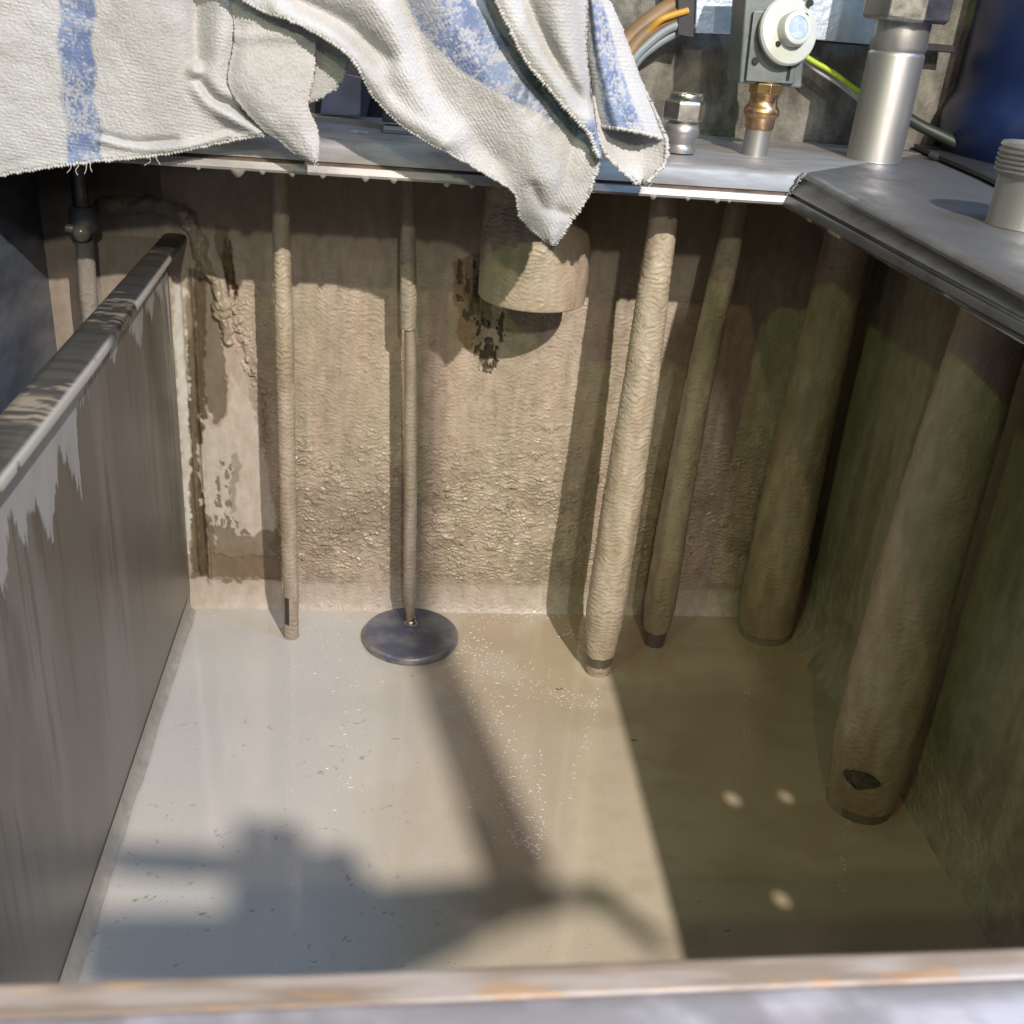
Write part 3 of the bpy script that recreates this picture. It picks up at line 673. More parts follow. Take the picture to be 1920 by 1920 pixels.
V = np.array(V); cD = np.zeros((len(V), 4)); rr_ = np.hypot(V[:, 0]-dc[0], V[:, 1]-dc[1])
nb = fbm(V[:, 0]/.018, V[:, 1]/.018, 0, 301)
cD[:, :3] = np.array([.085, .095, .13]); k_ = sstep(.30, .80, nb)[:, None]*.8; cD[:, :3] = cD[:, :3]*(1-k_)+np.array([.22, .215, .225])*k_
e_ = sstep(R_-.0035, R_-.0015, rr_)[:, None]*.55*sstep(.4, .6, fbm(V[:, 0]/.01, V[:, 1]/.01, V[:, 2]/.002, 303))[:, None]; cD[:, :3] = cD[:, :3]*(1-e_)+np.array([.33, .30, .25])*e_
cD[:, 3] = .38
mesh('disc', V, gridF(len(pr), na, True), m_disc, t2, col=cD)
MB().lathe([(.0062, .0), (.0066, .0006), (.0058, .0010), (.0050, .0036), (.0044, .0042), (.0046, .0075), (.0030, .0078)], (p2[0]+.0004, p2[1], .0070), 28).build('nut', m_nut, t2, smooth=True)
# wide spout with a shoulder
t3 = thing('spout', 'wide coated pipe mouth hanging from the back rim behind the towel tip', 'spout')
yc = -.052
bl = Y(898, 560, yc); br = Y(1095, 560, yc); zb = Y(1000, 588, yc-.045)[2]
c0 = (bl[0]+br[0])/2; r0 = (br[0]-bl[0])/2
lvl = [(zb+.004, r0*.90, 0), (zb+.0, r0*.97, 0), (zb+.001, r0*1.0, 0), (zb+.02, r0*1.01, 0), (zb+.045, r0*1.01, 0), (zb+.058, r0*.97, -.0015), (zb+.068, r0*.86, -.006), (zb+.074, r0*.75, -.011), (zb+.080, r0*.70, -.0125), (zb+.11, r0*.70, -.013), (.461, r0*.70, -.013)]
zl = np.arange(0, len(lvl)-1+.001, .1)
Lv = np.array([(a, b2, c_) for a, b2, c_ in lvl]); idx = np.arange(len(lvl))
# densify along the profile
seg = np.concatenate([[0], np.cumsum(np.hypot(np.diff(Lv[:, 0]), np.diff(Lv[:, 1])+np.diff(Lv[:, 2])))])
sv = np.arange(0, seg[-1], .0009); lz = np.interp(sv, seg, Lv[:, 0]); lr = np.interp(sv, seg, Lv[:, 1]); lo = np.interp(sv, seg, Lv[:, 2])
na = 260; th = np.linspace(0, 2*math.pi, na, endpoint=False)
TH = np.broadcast_to(th, (len(sv), na)); LZ = lz[:, None]+0*TH; LR = lr[:, None]+0*TH
x3 = LR*np.cos(TH); y3 = LR*np.sin(TH)
side = 1-.6*sstep(.0, .02, x3)
rel = .0013*ripple(x3, y3, LZ*1.0, .0040, 61)*side+.001*(fbm(x3/.01, y3/.01, LZ/.01, 62)-.5)
fine = sstep(.0, .004, lz-zb)[:, None]; rel = rel*fine
V = np.stack([c0+lo[:, None]+(LR+rel)*np.cos(TH), yc+(LR+rel)*np.sin(TH), LZ], -1).reshape(-1, 3)
c3 = np.zeros(TH.shape+(4,)); c3[..., :3] = np.array([.43, .37, .28])*(.85+.3*fbm(x3/.012, y3/.012, LZ/.02, 63))[..., None]
m_ = sstep(.012, .024, x3+.006*(fbm(x3/.01, y3/.01, LZ/.01, 66)-.5))[..., None]*.7; c3[..., :3] = c3[..., :3]*(1-m_)+np.array([.47, .37, .30])*m_; c3[..., 3] = .46  # lit pinkish side painted into the spout colour
mesh('tube', V, gridF(len(sv), na, True), m_pipe, t3, col=c3.reshape(-1, 4))
MB().lathe([(.0001, zb+.012), (r0*.9, zb+.012), (r0*.9, zb+.003), (r0*.905, zb+.003), (r0*.905, zb+.013), (.0001, zb+.013)], (c0, yc, 0), 60).build('mouth', m_hole, t3, smooth=True)
# pipe 3
t4 = thing('dip_pipe', 'brightly lit slurry coated pipe with a silver hex nut on top', 'pipe', G)
ax, p3 = axis((1120, 1258), [(1134, 1150), (1165, 950), (1204, 700), (1231, 500), (1245, 400)])
ax.append((ax[-1][0]+.001, ax[-1][1]+.002, .461))
coat('tube', ax, [.0112, .0112, .0172, .0170, .0140, .0118, .0108, .0108][:len(ax)], m_pipe, t4, .0010, 21, bare=[(.010, .0205, 0, 360, (.10, .085, .07), .0009)], colr=(.48, .42, .33))
xh, yh = Z(1272, 287, .4672)[:2]
MB().lathe([(.0092, 0), (.0125, .0012), (.0128, .003), (.0105, .0048), (.0098, .007), (.0108, .0095), (.0128, .0125), (.0135, .016), (.0128, .020), (.0105, .0225), (.0105, .024)], (xh, yh, .4672), 40).build('collar', m_tubeS, t4, smooth=True)
MB().lathe([(.0142, .0235), (.0159, .0250), (.0159, .0365), (.0147, .0382)], (xh, yh, .4672), sides=6).build('hex_nut', m_nut, t4, bevel=.0005)
nk_ = MB().lathe([(.0125, .0383), (.0130, .0400), (.0122, .0425), (.0095, .0425), (.0095, .0385)], (xh, yh, .4672), 30); nk_.build('sleeve', m_nut, t4, smooth=True)
# pipe 4 with copper coupling and valve
t5 = thing('dip_pipe', 'coated pipe rising into a copper and brass coupling under the grey valve', 'pipe', G)
ax, p4 = axis((1226, 1205), [(1238, 1130), (1262, 980), (1306, 740), (1345, 560), (1383, 390)])
ax.append((ax[-1][0]+.0005, ax[-1][1]-.0, .461))
coat('tube', ax, [.0105, .0105, .0150, .0138, .0118, .0106, .0092, .0092][:len(ax)], m_pipe, t5, .0009, 31, colr=(.42, .37, .27), bare=[(-.02, .017, 0, 360, (.12, .10, .10), .0015)])
xc, yc4 = Z(1414, 290, .4672)[:2]
MB().lathe([(.0100, 0), (.0100, .024)], (xc, yc4, .4672), 36).build('stub', m_tubeS, t5, smooth=True)
MB().lathe([(.0108, .0195), (.0113, .020), (.0113, .027), (.0121, .0285), (.0135, .030), (.0138, .033), (.0124, .0355), (.0109, .037), (.0105, .040), (.0106, .0435), (.0112, .0455)], (xc, yc4, .4672), 40).build('coupling', m_copper, t5, smooth=True)
MB().lathe([(.0118, .0452), (.0131, .0460), (.0131, .0525), (.0120, .0535)], (xc, yc4, .4672), sides=8).build('brass_nut', m_brass, t5, bevel=.0004)
MB().lathe([(.0100, .0535), (.0100, .064)], (xc, yc4, .4672), 30).build('sleeve', m_tubeS, t5, smooth=True)
# pipe 5 with the wide stainless riser
t6 = thing('dip_pipe', 'wide coated pipe in the back corner under the tall stainless riser', 'pipe', G)
ax, p5 = axis((1432, 1186), [(1446, 1110), (1478, 950), (1518, 760), (1556, 600), (1590, 455)])
ax.append((ax[-1][0]+.0005, ax[-1][1], .461))
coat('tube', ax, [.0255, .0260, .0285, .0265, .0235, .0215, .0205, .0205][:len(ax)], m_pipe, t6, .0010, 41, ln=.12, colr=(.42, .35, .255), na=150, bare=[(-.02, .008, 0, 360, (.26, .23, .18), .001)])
xb, yb5 = Z(1637, 300, .4672)[:2]
yb5 += .0
MB().lathe([(.0219, 0), (.0216, .0012), (.0216, .079), (.0213, .0802), (.0203, .0815), (.0213, .0832), (.0219, .0850), (.0212, .0950), (.0212, .112)], (xb, yb5, .4672), 64).build('riser', m_tubeS, t6, smooth=True)
MB().lathe([(.0320, .1030), (.0342, .1055), (.0342, .150), (.0320, .152)], (xb, yb5, .4672), sides=8).build('hex_nut', m_nut, t6, bevel=.0008)
# pipe 6 with threaded end
t7 = thing('dip_pipe', 'widest coated pipe, close to the camera, with a dark hole near its foot', 'pipe', G)
ax, p6 = axis((1610, 1505), [(1632, 1420), (1672, 1260), (1723, 1070), (1775, 890), (1825, 730), (1860, 620)])
ax.append((ax[-1][0], ax[-1][1]-.004, .461))
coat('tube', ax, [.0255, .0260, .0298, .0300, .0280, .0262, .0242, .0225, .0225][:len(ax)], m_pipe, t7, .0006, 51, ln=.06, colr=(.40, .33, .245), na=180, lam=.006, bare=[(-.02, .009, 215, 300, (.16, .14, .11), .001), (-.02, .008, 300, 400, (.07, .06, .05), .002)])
hm = []; p = np.array(ax[2])
# dark ragged hole in the coat
hc = Y(1612, 1462, p6[1]-.0262); a0 = math.atan2(hc[1]-p6[1], hc[0]-p6[0]); zc_ = hc[2]
HV = [(0, 0)]; nh = 40
for i in range(nh):
    a = 2*math.pi*i/nh; rr0 = .0112*(1+.55*(float(noise(2.2*math.cos(a)+5, 2.2*math.sin(a)+5, 0, 3))-.5)+.12*(random.random()-.5)); HV.append((rr0*1.15*math.cos(a), rr0*.75*math.sin(a)))
Rh = .0330
hv = [(p6[0]+Rh*math.cos(a0+u/Rh)+.0004, p6[1]+Rh*math.sin(a0+u/Rh), zc_+v) for u, v in HV]
hv2 = [(p6[0]+(Rh-.0015)*math.cos(a0+u/Rh), p6[1]+(Rh-.0015)*math.sin(a0+u/Rh), zc_+v) for u, v in HV]
mesh('hole', hv+hv2, [(nh+1, nh+1+i, nh+1+i % nh+1) for i in range(1, nh+1)]+[(i, nh+1+i, nh+1+i % nh+1, i % nh+1) for i in range(1, nh+1)], mat('bare_pipe', (.03, .026, .022), .25, 0, var=(.10, .085, .065), vscale=(160, 160, 160), bump=1, bscale=(400, 400, 400), bdist=.0008, coat=.15), t7, smooth=False)
x6, y6 = Z(1916, 424, .4672)[:2]
pr6 = [(.0208, 0), (.0205, .002), (.0205, .027), (.0222, .029), (.0232, .030)]
for i in range(5): z_ = .0305+i*.0026; pr6 += [(.0240, z_), (.0240, z_+.0009), (.0226, z_+.0015), (.0226, z_+.0021)]
pr6 += [(.0236, .0442), (.0228, .0460), (.0180, .0465), (.0175, .040)]
MB().lathe(pr6, (x6, y6, .4672), 64).build('threaded_end', m_tubeS, t7, smooth=True)
# left bay pipe
t8 = thing('dip_tube', 'slim tube with a slurry blob at its joint behind the partition', 'pipe')
a = Y(148, 300, -.03); b2 = Y(153, 395, -.03); c_ = Y(158, 445, -.03); d_ = Y(166, 560, -.03)
MB().lathe([(.0062, 0), (.0062, .462-b2[2])], (b2[0], b2[1], b2[2]), 30).build('tube', m_rail, t8, smooth=True)
coat('lower_tube', [(d_[0]+.003, d_[1], -.02), (d_[0], d_[1], d_[2]), (c_[0], c_[1], c_[2]+.003)], [.0072, .0072, .0072], m_pipe, t8, .0005, 71, colr=(.30, .28, .25), bare=[(.362, .368, 0, 360, (.04, .04, .04), .002)])
MB().lathe([(.0062, -.018), (.0105, -.014), (.0112, -.004), (.0098, .001), (.0085, .0035), (.0060, .004)], (b2[0]+.0005, b2[1], b2[2]), 30).build('joint', m_drop if False else m_grey, t8, smooth=True)
bl_ = MB().lathe([(.0002, -.0075), (.0045, -.006), (.0068, -.002), (.0068, .002), (.0045, .0055), (.0002, .0066)], (c_[0]+.001, c_[1]-.010, c_[2]+.006), 24)
bl_.lathe([(.0002, -.005), (.003, -.003), (.0036, 0), (.0028, .003), (.0002, .0045)], (c_[0]-.008, c_[1]-.008, c_[2]+.0085), 16, axis=(1, 0, -.2))
bl_.build('blob', m_drop, t8, smooth=True)
# ------------------------------------------------------------------ things on and behind the plate
wall = tag(MB().box((-1.2, .050, .30), (1.6, .12, 1.3)).build('concrete_wall', m_conc), 'stained grey concrete wall behind the tank', 'wall')
gnd = tag(MB().box((.70, -1.2, .40), (1.6, .05, .447)).build('ground', m_conc), 'dark ledge right of the tank', None, None, 'structure')
# valve
v = thing('valve', 'grey valve block with a round knob above the copper coupling', 'valve')
vy = yc4-.006
def VP(px, py, dy=0): return Y(px, py, vy+dy)
bot = VP(1385, 155); tl = VP(1405, -40)
q_ = [(1386, 156), (1503, 166), (1522, -60), (1402, -60)]
F_ = [VP(*p) for p in q_]; B_ = [f+np.array([0, .035, 0]) for f in F_]
MB().prism(F_, B_).build('body', m_grey, v, bevel=.0015)
q_ = [(1398, 152), (1488, 158), (1500, 20), (1413, 20)]
MB().prism([VP(*p, -.0045) for p in q_], [VP(*p, .001) for p in q_]).build('face_plate', m_grey, v, bevel=.0008)
q_ = [(1475, 150), (1480, 150), (1489, 90), (1484, 90)]
MB().prism([VP(*p, -.0060) for p in q_], [VP(*p, -.0040) for p in q_]).build('groove', m_hole, v)
for px, py in [(1416, 114), (1518, 6)]:
    c_ = VP(px, py, -.0050)
    MB().lathe([(.0026, 0), (.0026, .0015)], tuple(c_), 20, axis=(0, -1, .12)).build('bolt_hole', m_hole, v, smooth=True)
kc = VP(1474, 60, -.005)
kax = Vector((.22, -1, .25)).normalized()
MB().lathe([(.0215, -.002), (.0235, 0), (.0240, .0035), (.0228, .0055), (.0205, .0062), (.012, .0066)], tuple(kc), 64, axis=tuple(kax)).build('knob', m_knob, v, smooth=True)
k2_ = Vector(kc)+kax*.006
hub = MB().lathe([(.0118, 0), (.0120, .008), (.0112, .0100), (.0100, .0106), (.0080, .0106), (.0078, .0100)], tuple(k2_), 48, axis=tuple(kax)).build('hub', m_knob, v, smooth=True)
MB().lathe([(.0077, 0), (.0077, .0006)], tuple(k2_+kax*.0098), 32, axis=tuple(kax)).build('disc', m_label, v, smooth=True)
qd = Vector((0, 0, 1)).rotation_difference(kax)
for px, py in [(1443, 88), (1509, 31)]:
    h = Vector(VP(px, py, -.005)); off = h-Vector(kc); off -= kax*off.dot(kax)
    MB().lathe([(.0022, 0), (.0022, .0010)], tuple(Vector(kc)+off+kax*.0058), 18, axis=tuple(kax)).build('bolt_hole', m_hole, v, smooth=True)
# galvanised brackets
def slab(name, quad, y, th, mt, label, cat, bev=.001):
    F_ = [Y(*p, y) for p in quad]; B_ = [f+np.array([0, th, 0]) for f in F_]
    return tag(MB().prism(F_, B_).build(name, mt, None, bevel=bev), label, cat)
slab('zinc_bracket', [(1303, 62), (1398, 66), (1412, -60), (1308, -60)], .012, .006, m_zinc, 'mottled galvanised plate left of the grey valve', 'bracket')
slab('zinc_bracket', [(1500, 72), (1632, 84), (1665, -60), (1510, -60)], .012, .006, m_zinc, 'streaky galvanised plate between the valve and the tall riser', 'bracket')
slab('black_bar', [(1290, 60), (1790, 100), (1792, 86), (1290, 46)], .020, .02, m_black, 'thin black bar along the wall below the galvanised plates', 'bar')
slab('black_post', [(1270, 66), (1302, 72), (1306, -60), (1272, -60)], .006, .02, m_black, 'short black post left of the galvanised plate', 'post')
# cables
def cable(name, pts, r, mt, label, cat, group=None):
    return tag(MB().tube([Y(a, b, c_) for a, b, c_ in pts], r).build(name, mt, None, smooth=True), label, cat, group)
g = 'cables bundled at the concrete wall'
cable('cable', [(1290, -6, .02), (1250, 18, .018), (1205, 50, .016), (1165, 90, .014), (1120, 160, .012)], .0075, m_bcab, 'thick brown sheathed cable, upper edge of the bundle', 'cable', g)
cable('cable', [(1290, 18, .012), (1250, 38, .012), (1210, 64, .010), (1180, 100, .008), (1130, 180, .006)], .0058, m_bcab, 'brown cable lying in the middle of the bundle', 'cable', g)
cable('cable', [(1290, 20, .006), (1262, 28, .004), (1238, 38, .003), (1215, 60, .008)], .0026, m_ycab, 'short yellow wire on top of the brown cables', 'cable', g)
cable('cable', [(1290, 40, .010), (1250, 55, .010), (1215, 82, .008), (1185, 115, .006), (1130, 210, .004)], .0040, m_gcab, 'grey green cable under the brown cables', 'cable', g)
cable('cable', [(1300, 46, .016), (1260, 66, .014), (1225, 88, .012), (1190, 122, .010), (1140, 210, .008)], .0034, m_gcab, 'pale grey cable, lowest of the bundle', 'cable', g)
cable('wire', [(1490, 90, .02), (1520, 112, .015), (1560, 135, .010), (1600, 165, .004), (1650, 200, .0)], .0022, m_yel, 'green and yellow earth wire running behind the tall riser', 'wire')
cable('wire', [(1490, 95, .025), (1530, 130, .018), (1570, 155, .014), (1605, 182, .008), (1650, 215, .004)], .0020, mat('wire_white', (.45, .45, .47), .5), 'white wire running below the green and yellow wire', 'wire')
cable('hose', [(1690, 215, .01), (1730, 238, .0), (1780, 262, -.01), (1860, 305, -.03)], .0048, m_green, 'dark green hose slanting down to the blue drum', 'hose')
# black rubber sheet along the plate's right edge
rb = MB(); F_ = [Z(1712, 278, .4685), Z(1760, 300, .4685), Z(1840, 335, .4685), Z(1930, 380, .4685), Z(1990, 380, .4685), Z(1880, 300, .4685), Z(1800, 280, .4685)]
rb.prism([f+np.array([0, 0, .004]) for f in F_][::-1], F_[::-1]); tag(rb.build('rubber_sheet', m_black, None, bevel=.0008), 'black rubber sheet lying between the plate and the blue drum', 'rubber sheet')
cable('hose', [(1745, 290, -.02), (1800, 312, -.045), (1870, 345, -.09), (1960, 375, -.13)], .0036, m_black, 'thin black hose along the edge of the steel plate', 'hose')
# blue drum
dr = thing('drum', 'big blue plastic drum behind the tank corner', 'drum')
dcx, dcy = .818, -.02; Rd = .158
pd = [(.03, 0), (.128, .001), (.142, .006), (.150, .014), (.1545, .026), (Rd, .040), (Rd+.001, .052), (Rd-.002, .063), (Rd-.006, .072), (Rd-.007, .085), (Rd-.007, .30), (Rd-.02, .33), (.03, .34)]
MB().lathe(pd, (dcx, dcy, .449), 120).build('body', m_drum, dr, smooth=True)
# dark machine parts seen through the gap in the towel
mc = thing('machine', 'dark machine housing with a blue tinted flap behind the towel gap', 'machine')
MB().prism([Y(a, b2, .0) for a, b2 in [(520, 225), (860, 232), (860, -60), (520, -60)]], [Y(a, b2, .0)+np.array([0, .03, 0]) for a, b2 in [(520, 225), (860, 232), (860, -60), (520, -60)]]).build('housing', m_dark, mc, bevel=.001)
m_flap = mat('blue_grey_flap', (.06, .075, .13), .35, .3, var=(.04, .045, .07), vscale=(30, 30, 30))
q_ = [(600, 214), (686, 219), (704, 150), (610, 130)]
MB().prism([Y(*p, -.02) for p in q_], [Y(*p, -.016) for p in q_]).build('flap', m_flap, mc, bevel=.0006)
pb = thing('post', 'dull grey green post on a small foot plate behind the towel', 'post')
q_ = [(716, 228), (765, 232), (775, 60), (722, 60)]
MB().prism([Y(*p, -.075) for p in q_], [Y(*p, -.05) for p in q_]).build('column', m_block, pb, bevel=.001)
q0 = Z(718, 250, .4672); q1 = Z(800, 262, .4672)
MB().box((q0[0], q0[1], .4674), (q0[0]+.05, q0[1]+.03, .4704)).build('foot_plate', mat('pale_foot', (.34, .32, .25), .6), pb, bevel=.0005)
fk = Z(672, 250, .4672)
FV = [(fk[0]-.006, fk[1]+.001, .4674), (fk[0]-.002, fk[1]+.0025, .4674), (fk[0]+.007, fk[1]+.0005, .4674), (fk[0]+.003, fk[1]-.0015, .4674), (fk[0]-.003, fk[1]-.0015, .4674)]
tag(MB().prism(FV, [(a, b2, c_+.0015) for a, b2, c_ in FV]).build('flake', m_flake), 'small pale flake lying on the plate in the towel gap', 'flake')
# ------------------------------------------------------------------ unseen bars added above the tank, shaped to cast shadows on the liquid
def up(px, py, t, onz=0): 
    p = Z(px, py, onz); return p*(1-t)+np.array(LKEY)*t
ov = thing('shadow_bars', 'unseen bars added above the tank to cast shadows on the liquid', 'shadow caster')
T_ = .60
def bar(a, b2, w0, w1, name='bar'):
    A = up(*a, T_); B = up(*b2, T_); dd = B-A; dd /= np.linalg.norm(dd)
    zax = np.array(LKEY)-(A+B)/2; zax /= np.linalg.norm(zax); sd = np.cross(dd, zax); sd /= np.linalg.norm(sd)
    P = [A+sd*w0*k1+zax*k2_*.004 for k1, k2_ in ((-1, -1), (1, -1), (1, 1), (-1, 1))]; Q = [B+sd*w1*k1+zax*k2_*.004 for k1, k2_ in ((-1, -1), (1, -1), (1, 1), (-1, 1))]
    MB().prism(P, Q).build(name, m_rail, ov, bevel=.001)
s_ = 1-T_
pw = np.array(Y(790, 620, 0))*(1-T_)+np.array(LKEY)*T_
pf = up(775, 1140, T_); pn = up(972, 1640, T_)
def rod(A, B, w0, w1):
    dd = B-A; dd /= np.linalg.norm(dd); zax = np.array(LKEY)-(A+B)/2; zax /= np.linalg.norm(zax); sd = np.cross(dd, zax); sd /= np.linalg.norm(sd)
    P = [A+sd*w0*k1+zax*k2_*.004 for k1, k2_ in ((-1, -1), (1, -1), (1, 1), (-1, 1))]; Q = [B+sd*w1*k1+zax*k2_*.004 for k1, k2_ in ((-1, -1), (1, -1), (1, 1), (-1, 1))]
    MB().prism(P, Q).build('bar', m_rail, ov, bevel=.001)
rod(pw, pf, .013*s_, .018*s_); rod(pf, pn, .019*s_, .026*s_)
bar((960, 1600), (1035, 1720), .0135*s_, .0125*s_)
bar((1010, 1680), (1150, 1680), .008*s_, .011*s_)
bar((1110, 1665), (1250, 1790), .009*s_, .006*s_)
bar((1020, 1670), (560, 1790), .014*s_, .045*s_)
bar((510, 1540), (500, 1850), .024*s_, .030*s_)
bar((600, 1590), (640, 1720), .022*s_, .030*s_)
bar((200, 1610), (480, 1625), .012*s_, .014*s_)
bar((150, 1780), (600, 1790), .026*s_, .030*s_)
# ------------------------------------------------------------------ towel
m_towel = mat('towel_cloth', rough=.92, spec=.15, attr=True, bump=.9, bscale=(900, 900, 1500), bdist=.0007, sheen=.25)
m_hem = mat('towel_hem', (.54, .54, .53), .9, spec=.15, var=(.40, .39, .37), vscale=(300, 300, 300), bump=.6, bscale=(900, 900, 900), bdist=.0005, sheen=.2)
C_T = np.array([.50, .50, .51]); C_TG = np.array([.36, .36, .345]); C_B = np.array([.085, .14, .31]); C_B2 = np.array([.19, .26, .42])
tw = thing('towel', 'worn off-white terry towel with blue stripes draped over the back rim', 'towel')
def catm(N, t):
    n_ = len(N); t = np.clip(t, 0, n_-1-1e-9); i = np.floor(t).astype(int); f = (t-i)
    g = lambda k: N[np.clip(k, 0, n_-1)]
    a = np.where((i-1 >= 0).reshape(-1, *([1]*(N.ndim-1))), g(i-1), 2*g(i)-g(i+1)); b_ = g(i); c_ = g(i+1)
    d_ = np.where((i+2 < n_).reshape(-1, *([1]*(N.ndim-1))), g(i+2), 2*g(i+1)-g(i)); f = f.reshape(-1, *([1]*(N.ndim-1)))
    return .5*((2*b_)+(c_-a)*f+(2*a-5*b_+4*c_-d_)*f*f+(3*b_-3*c_+d_-a)*f**3)
def sheet(name, net, depth, nu, nv, stripe=None, edge=.0, s=0, tint=None, ang=0.):
    """net: rows of photo points for the outline; depth(u,v): distance from the wall plane; result is a real 3-D sheet with thickness"""
    N = np.array(net, float); R1 = catm(N, np.linspace(0, N.shape[0]-1, nv)); C1 = catm(np.swapaxes(R1, 0, 1), np.linspace(0, N.shape[1]-1, nu)); C1 = np.swapaxes(C1, 0, 1)
    u = np.linspace(0, 1, nu)[None, :]+np.zeros((nv, 1)); v_ = np.linspace(0, 1, nv)[:, None]+np.zeros((1, nu))
    e = edge*np.maximum.reduce([sstep(.03, 0, u), sstep(.97, 1, u), sstep(.97, 1, v_)])
    px = C1[..., 0]+e*(noise(u*nu/1.2, v_*nv/1.2, 0, s+2)-.5)*2; py = C1[..., 1]+e*(noise(u*nu/1.2, v_*nv/1.2, 3, s+2)-.5)*2
    D = depth(u, v_, px, py)-.003*(fbm(px/70, py/70, 0, s+41, 3)-.5)
    dirs = np.stack([(px-960)/FPX, -(py-960)/FPX, -np.ones_like(px)], -1) @ RM.T
    V = CP+dirs*((D-CP[1])/dirs[..., 1])[..., None]
    # fine cloth relief
    ca, sa = math.cos(ang), math.sin(ang)
    ww = V[..., 0]*sa+V[..., 2]*ca; tt_ = V[..., 0]*ca-V[..., 2]*sa
    wob = .0016*(fbm(V[..., 0]/.02, V[..., 2]/.02, 0, s+43)-.5)
    weave = np.sin((ww+wob)/.0023*2*math.pi)*(.25+.75*noise(tt_/.0030, ww/.0023, 0, s+45))
    pile = noise(tt_/.0011, ww/.0011, 0, s+6)-.5
    wm = sstep(.40, .60, fbm(V[..., 0]/.03, V[..., 2]/.03, 0, s+47))
    rel = .0005*(fbm(V[..., 0]/.012, V[..., 2]/.012, D/.01, s+4)-.5)+.00014*weave*(.3+.7*wm)+.00040*pile
    V[..., 1] -= rel
    c = np.zeros(px.shape+(4,)); c[..., :3] = C_T; c[..., 3] = 1
    f1 = sstep(.45, .7, fbm(V[..., 0]/.04, V[..., 2]/.04, 0, s+8))[..., None]*.6; c[..., :3] = c[..., :3]*(1-f1)+C_TG*f1
    c[..., :3] *= (.93+.10*pile+.045*weave*wm)[..., None]
    if stripe is not None:
        a = stripe(u, v_, px, py); w_ = fbm(V[..., 0]/.011, V[..., 2]/.009, 0, s+14, 3); w3 = noise(tt_/.0013, ww/.0017, 0, s+16)
        k = a*(.35+.65*sstep(-.24, .24, (w3-.5)+1.5*(w_-.44)+.5*(a-1))); k = k[..., None]*.85
        bc = C_B+(C_B2-C_B)*(sstep(.4, .66, fbm(V[..., 0]/.007, V[..., 2]/.009, 0, s+15))*.85)[..., None]
        c[..., :3] = c[..., :3]*(1-k)+bc*k
    if tint is not None:
        tm, tc_ = tint(u, v_, px, py); c[..., :3] = c[..., :3]*(1-tm[..., None])+np.array(tc_)*tm[..., None]
    o = mesh(name, V.reshape(-1, 3), gridF(nv, nu), m_towel, tw, col=c.reshape(-1, 4))
    so = o.modifiers.new('thick', 'SOLIDIFY'); so.thickness = .0016; so.offset = 0
    return o, V
def crease(px, py, pts, w, asym=0):
    d = np.full(px.shape, 1e9); P = np.array(smooth_path([(a, b_) for a, b_ in pts], 6))
    for a, b_ in zip(P[:-1], P[1:]):
        ab = b_-a; t = np.clip(((px-a[0])*ab[0]+(py-a[1])*ab[1])/(ab@ab+1e-9), 0, 1); d = np.minimum(d, np.hypot(px-a[0]-ab[0]*t, py-a[1]-ab[1]*t))
    return np.exp(-(d/w)**2)
HV_ = []; HF_ = []
def hem(V3, r=.0013, s=0, tufts=True):
    P = np.array(V3); P = P[::max(1, len(P)//90)]
    seg = np.linalg.norm(np.diff(P, axis=0), axis=1).sum(); n_ = int(seg/.0007)+4
    t_ = np.concatenate([[0], np.cumsum(np.linalg.norm(np.diff(P, axis=0), axis=1))]); u_ = np.linspace(0, t_[-1], n_)
    Q = np.stack([np.interp(u_, t_, P[:, k]) for k in range(3)], 1); T = np.gradient(Q, axis=0); T /= np.linalg.norm(T, axis=1)[:, None]+1e-9
    A = np.cross(T, [0, 1, .2]); A /= np.linalg.norm(A, axis=1)[:, None]+1e-9; B = np.cross(T, A); base = len(HV_); m = 8
    for i in range(n_):
        rr = r*(.75+.35*math.sin(u_[i]/.0021*2*math.pi+s)+.5*(random.random()-.5))
        for k in range(m):
            a = 2*math.pi*k/m; HV_.append(tuple(Q[i]+rr*(A[i]*math.cos(a)+B[i]*math.sin(a))))
    for i in range(n_-1):
        for k in range(m): HF_.append((base+i*m+k, base+i*m+(k+1) % m, base+(i+1)*m+(k+1) % m, base+(i+1)*m+k))
    if tufts:
        for i in range(0, n_, 2):
            if random.random() < .55:
                d_ = A[i]*random.choice((-1, 1))*random.uniform(.3, 1)+B[i]*random.uniform(-.7, .7)+T[i]*random.uniform(-.5, .5); l_ = r*random.uniform(.8, 1.9)
                w = .00022; b0 = len(HV_); e1 = Q[i]+d_*l_; sdv = T[i]*w
                HV_.extend([tuple(Q[i]-sdv), tuple(Q[i]+sdv), tuple(Q[i]+B[i]*w), tuple(e1)]); HF_.extend([(b0, b0+1, b0+3), (b0+1, b0+2, b0+3), (b0+2, b0, b0+3)])
gs = lambda x, c_, w: np.exp(-((x-c_)/w)**2)
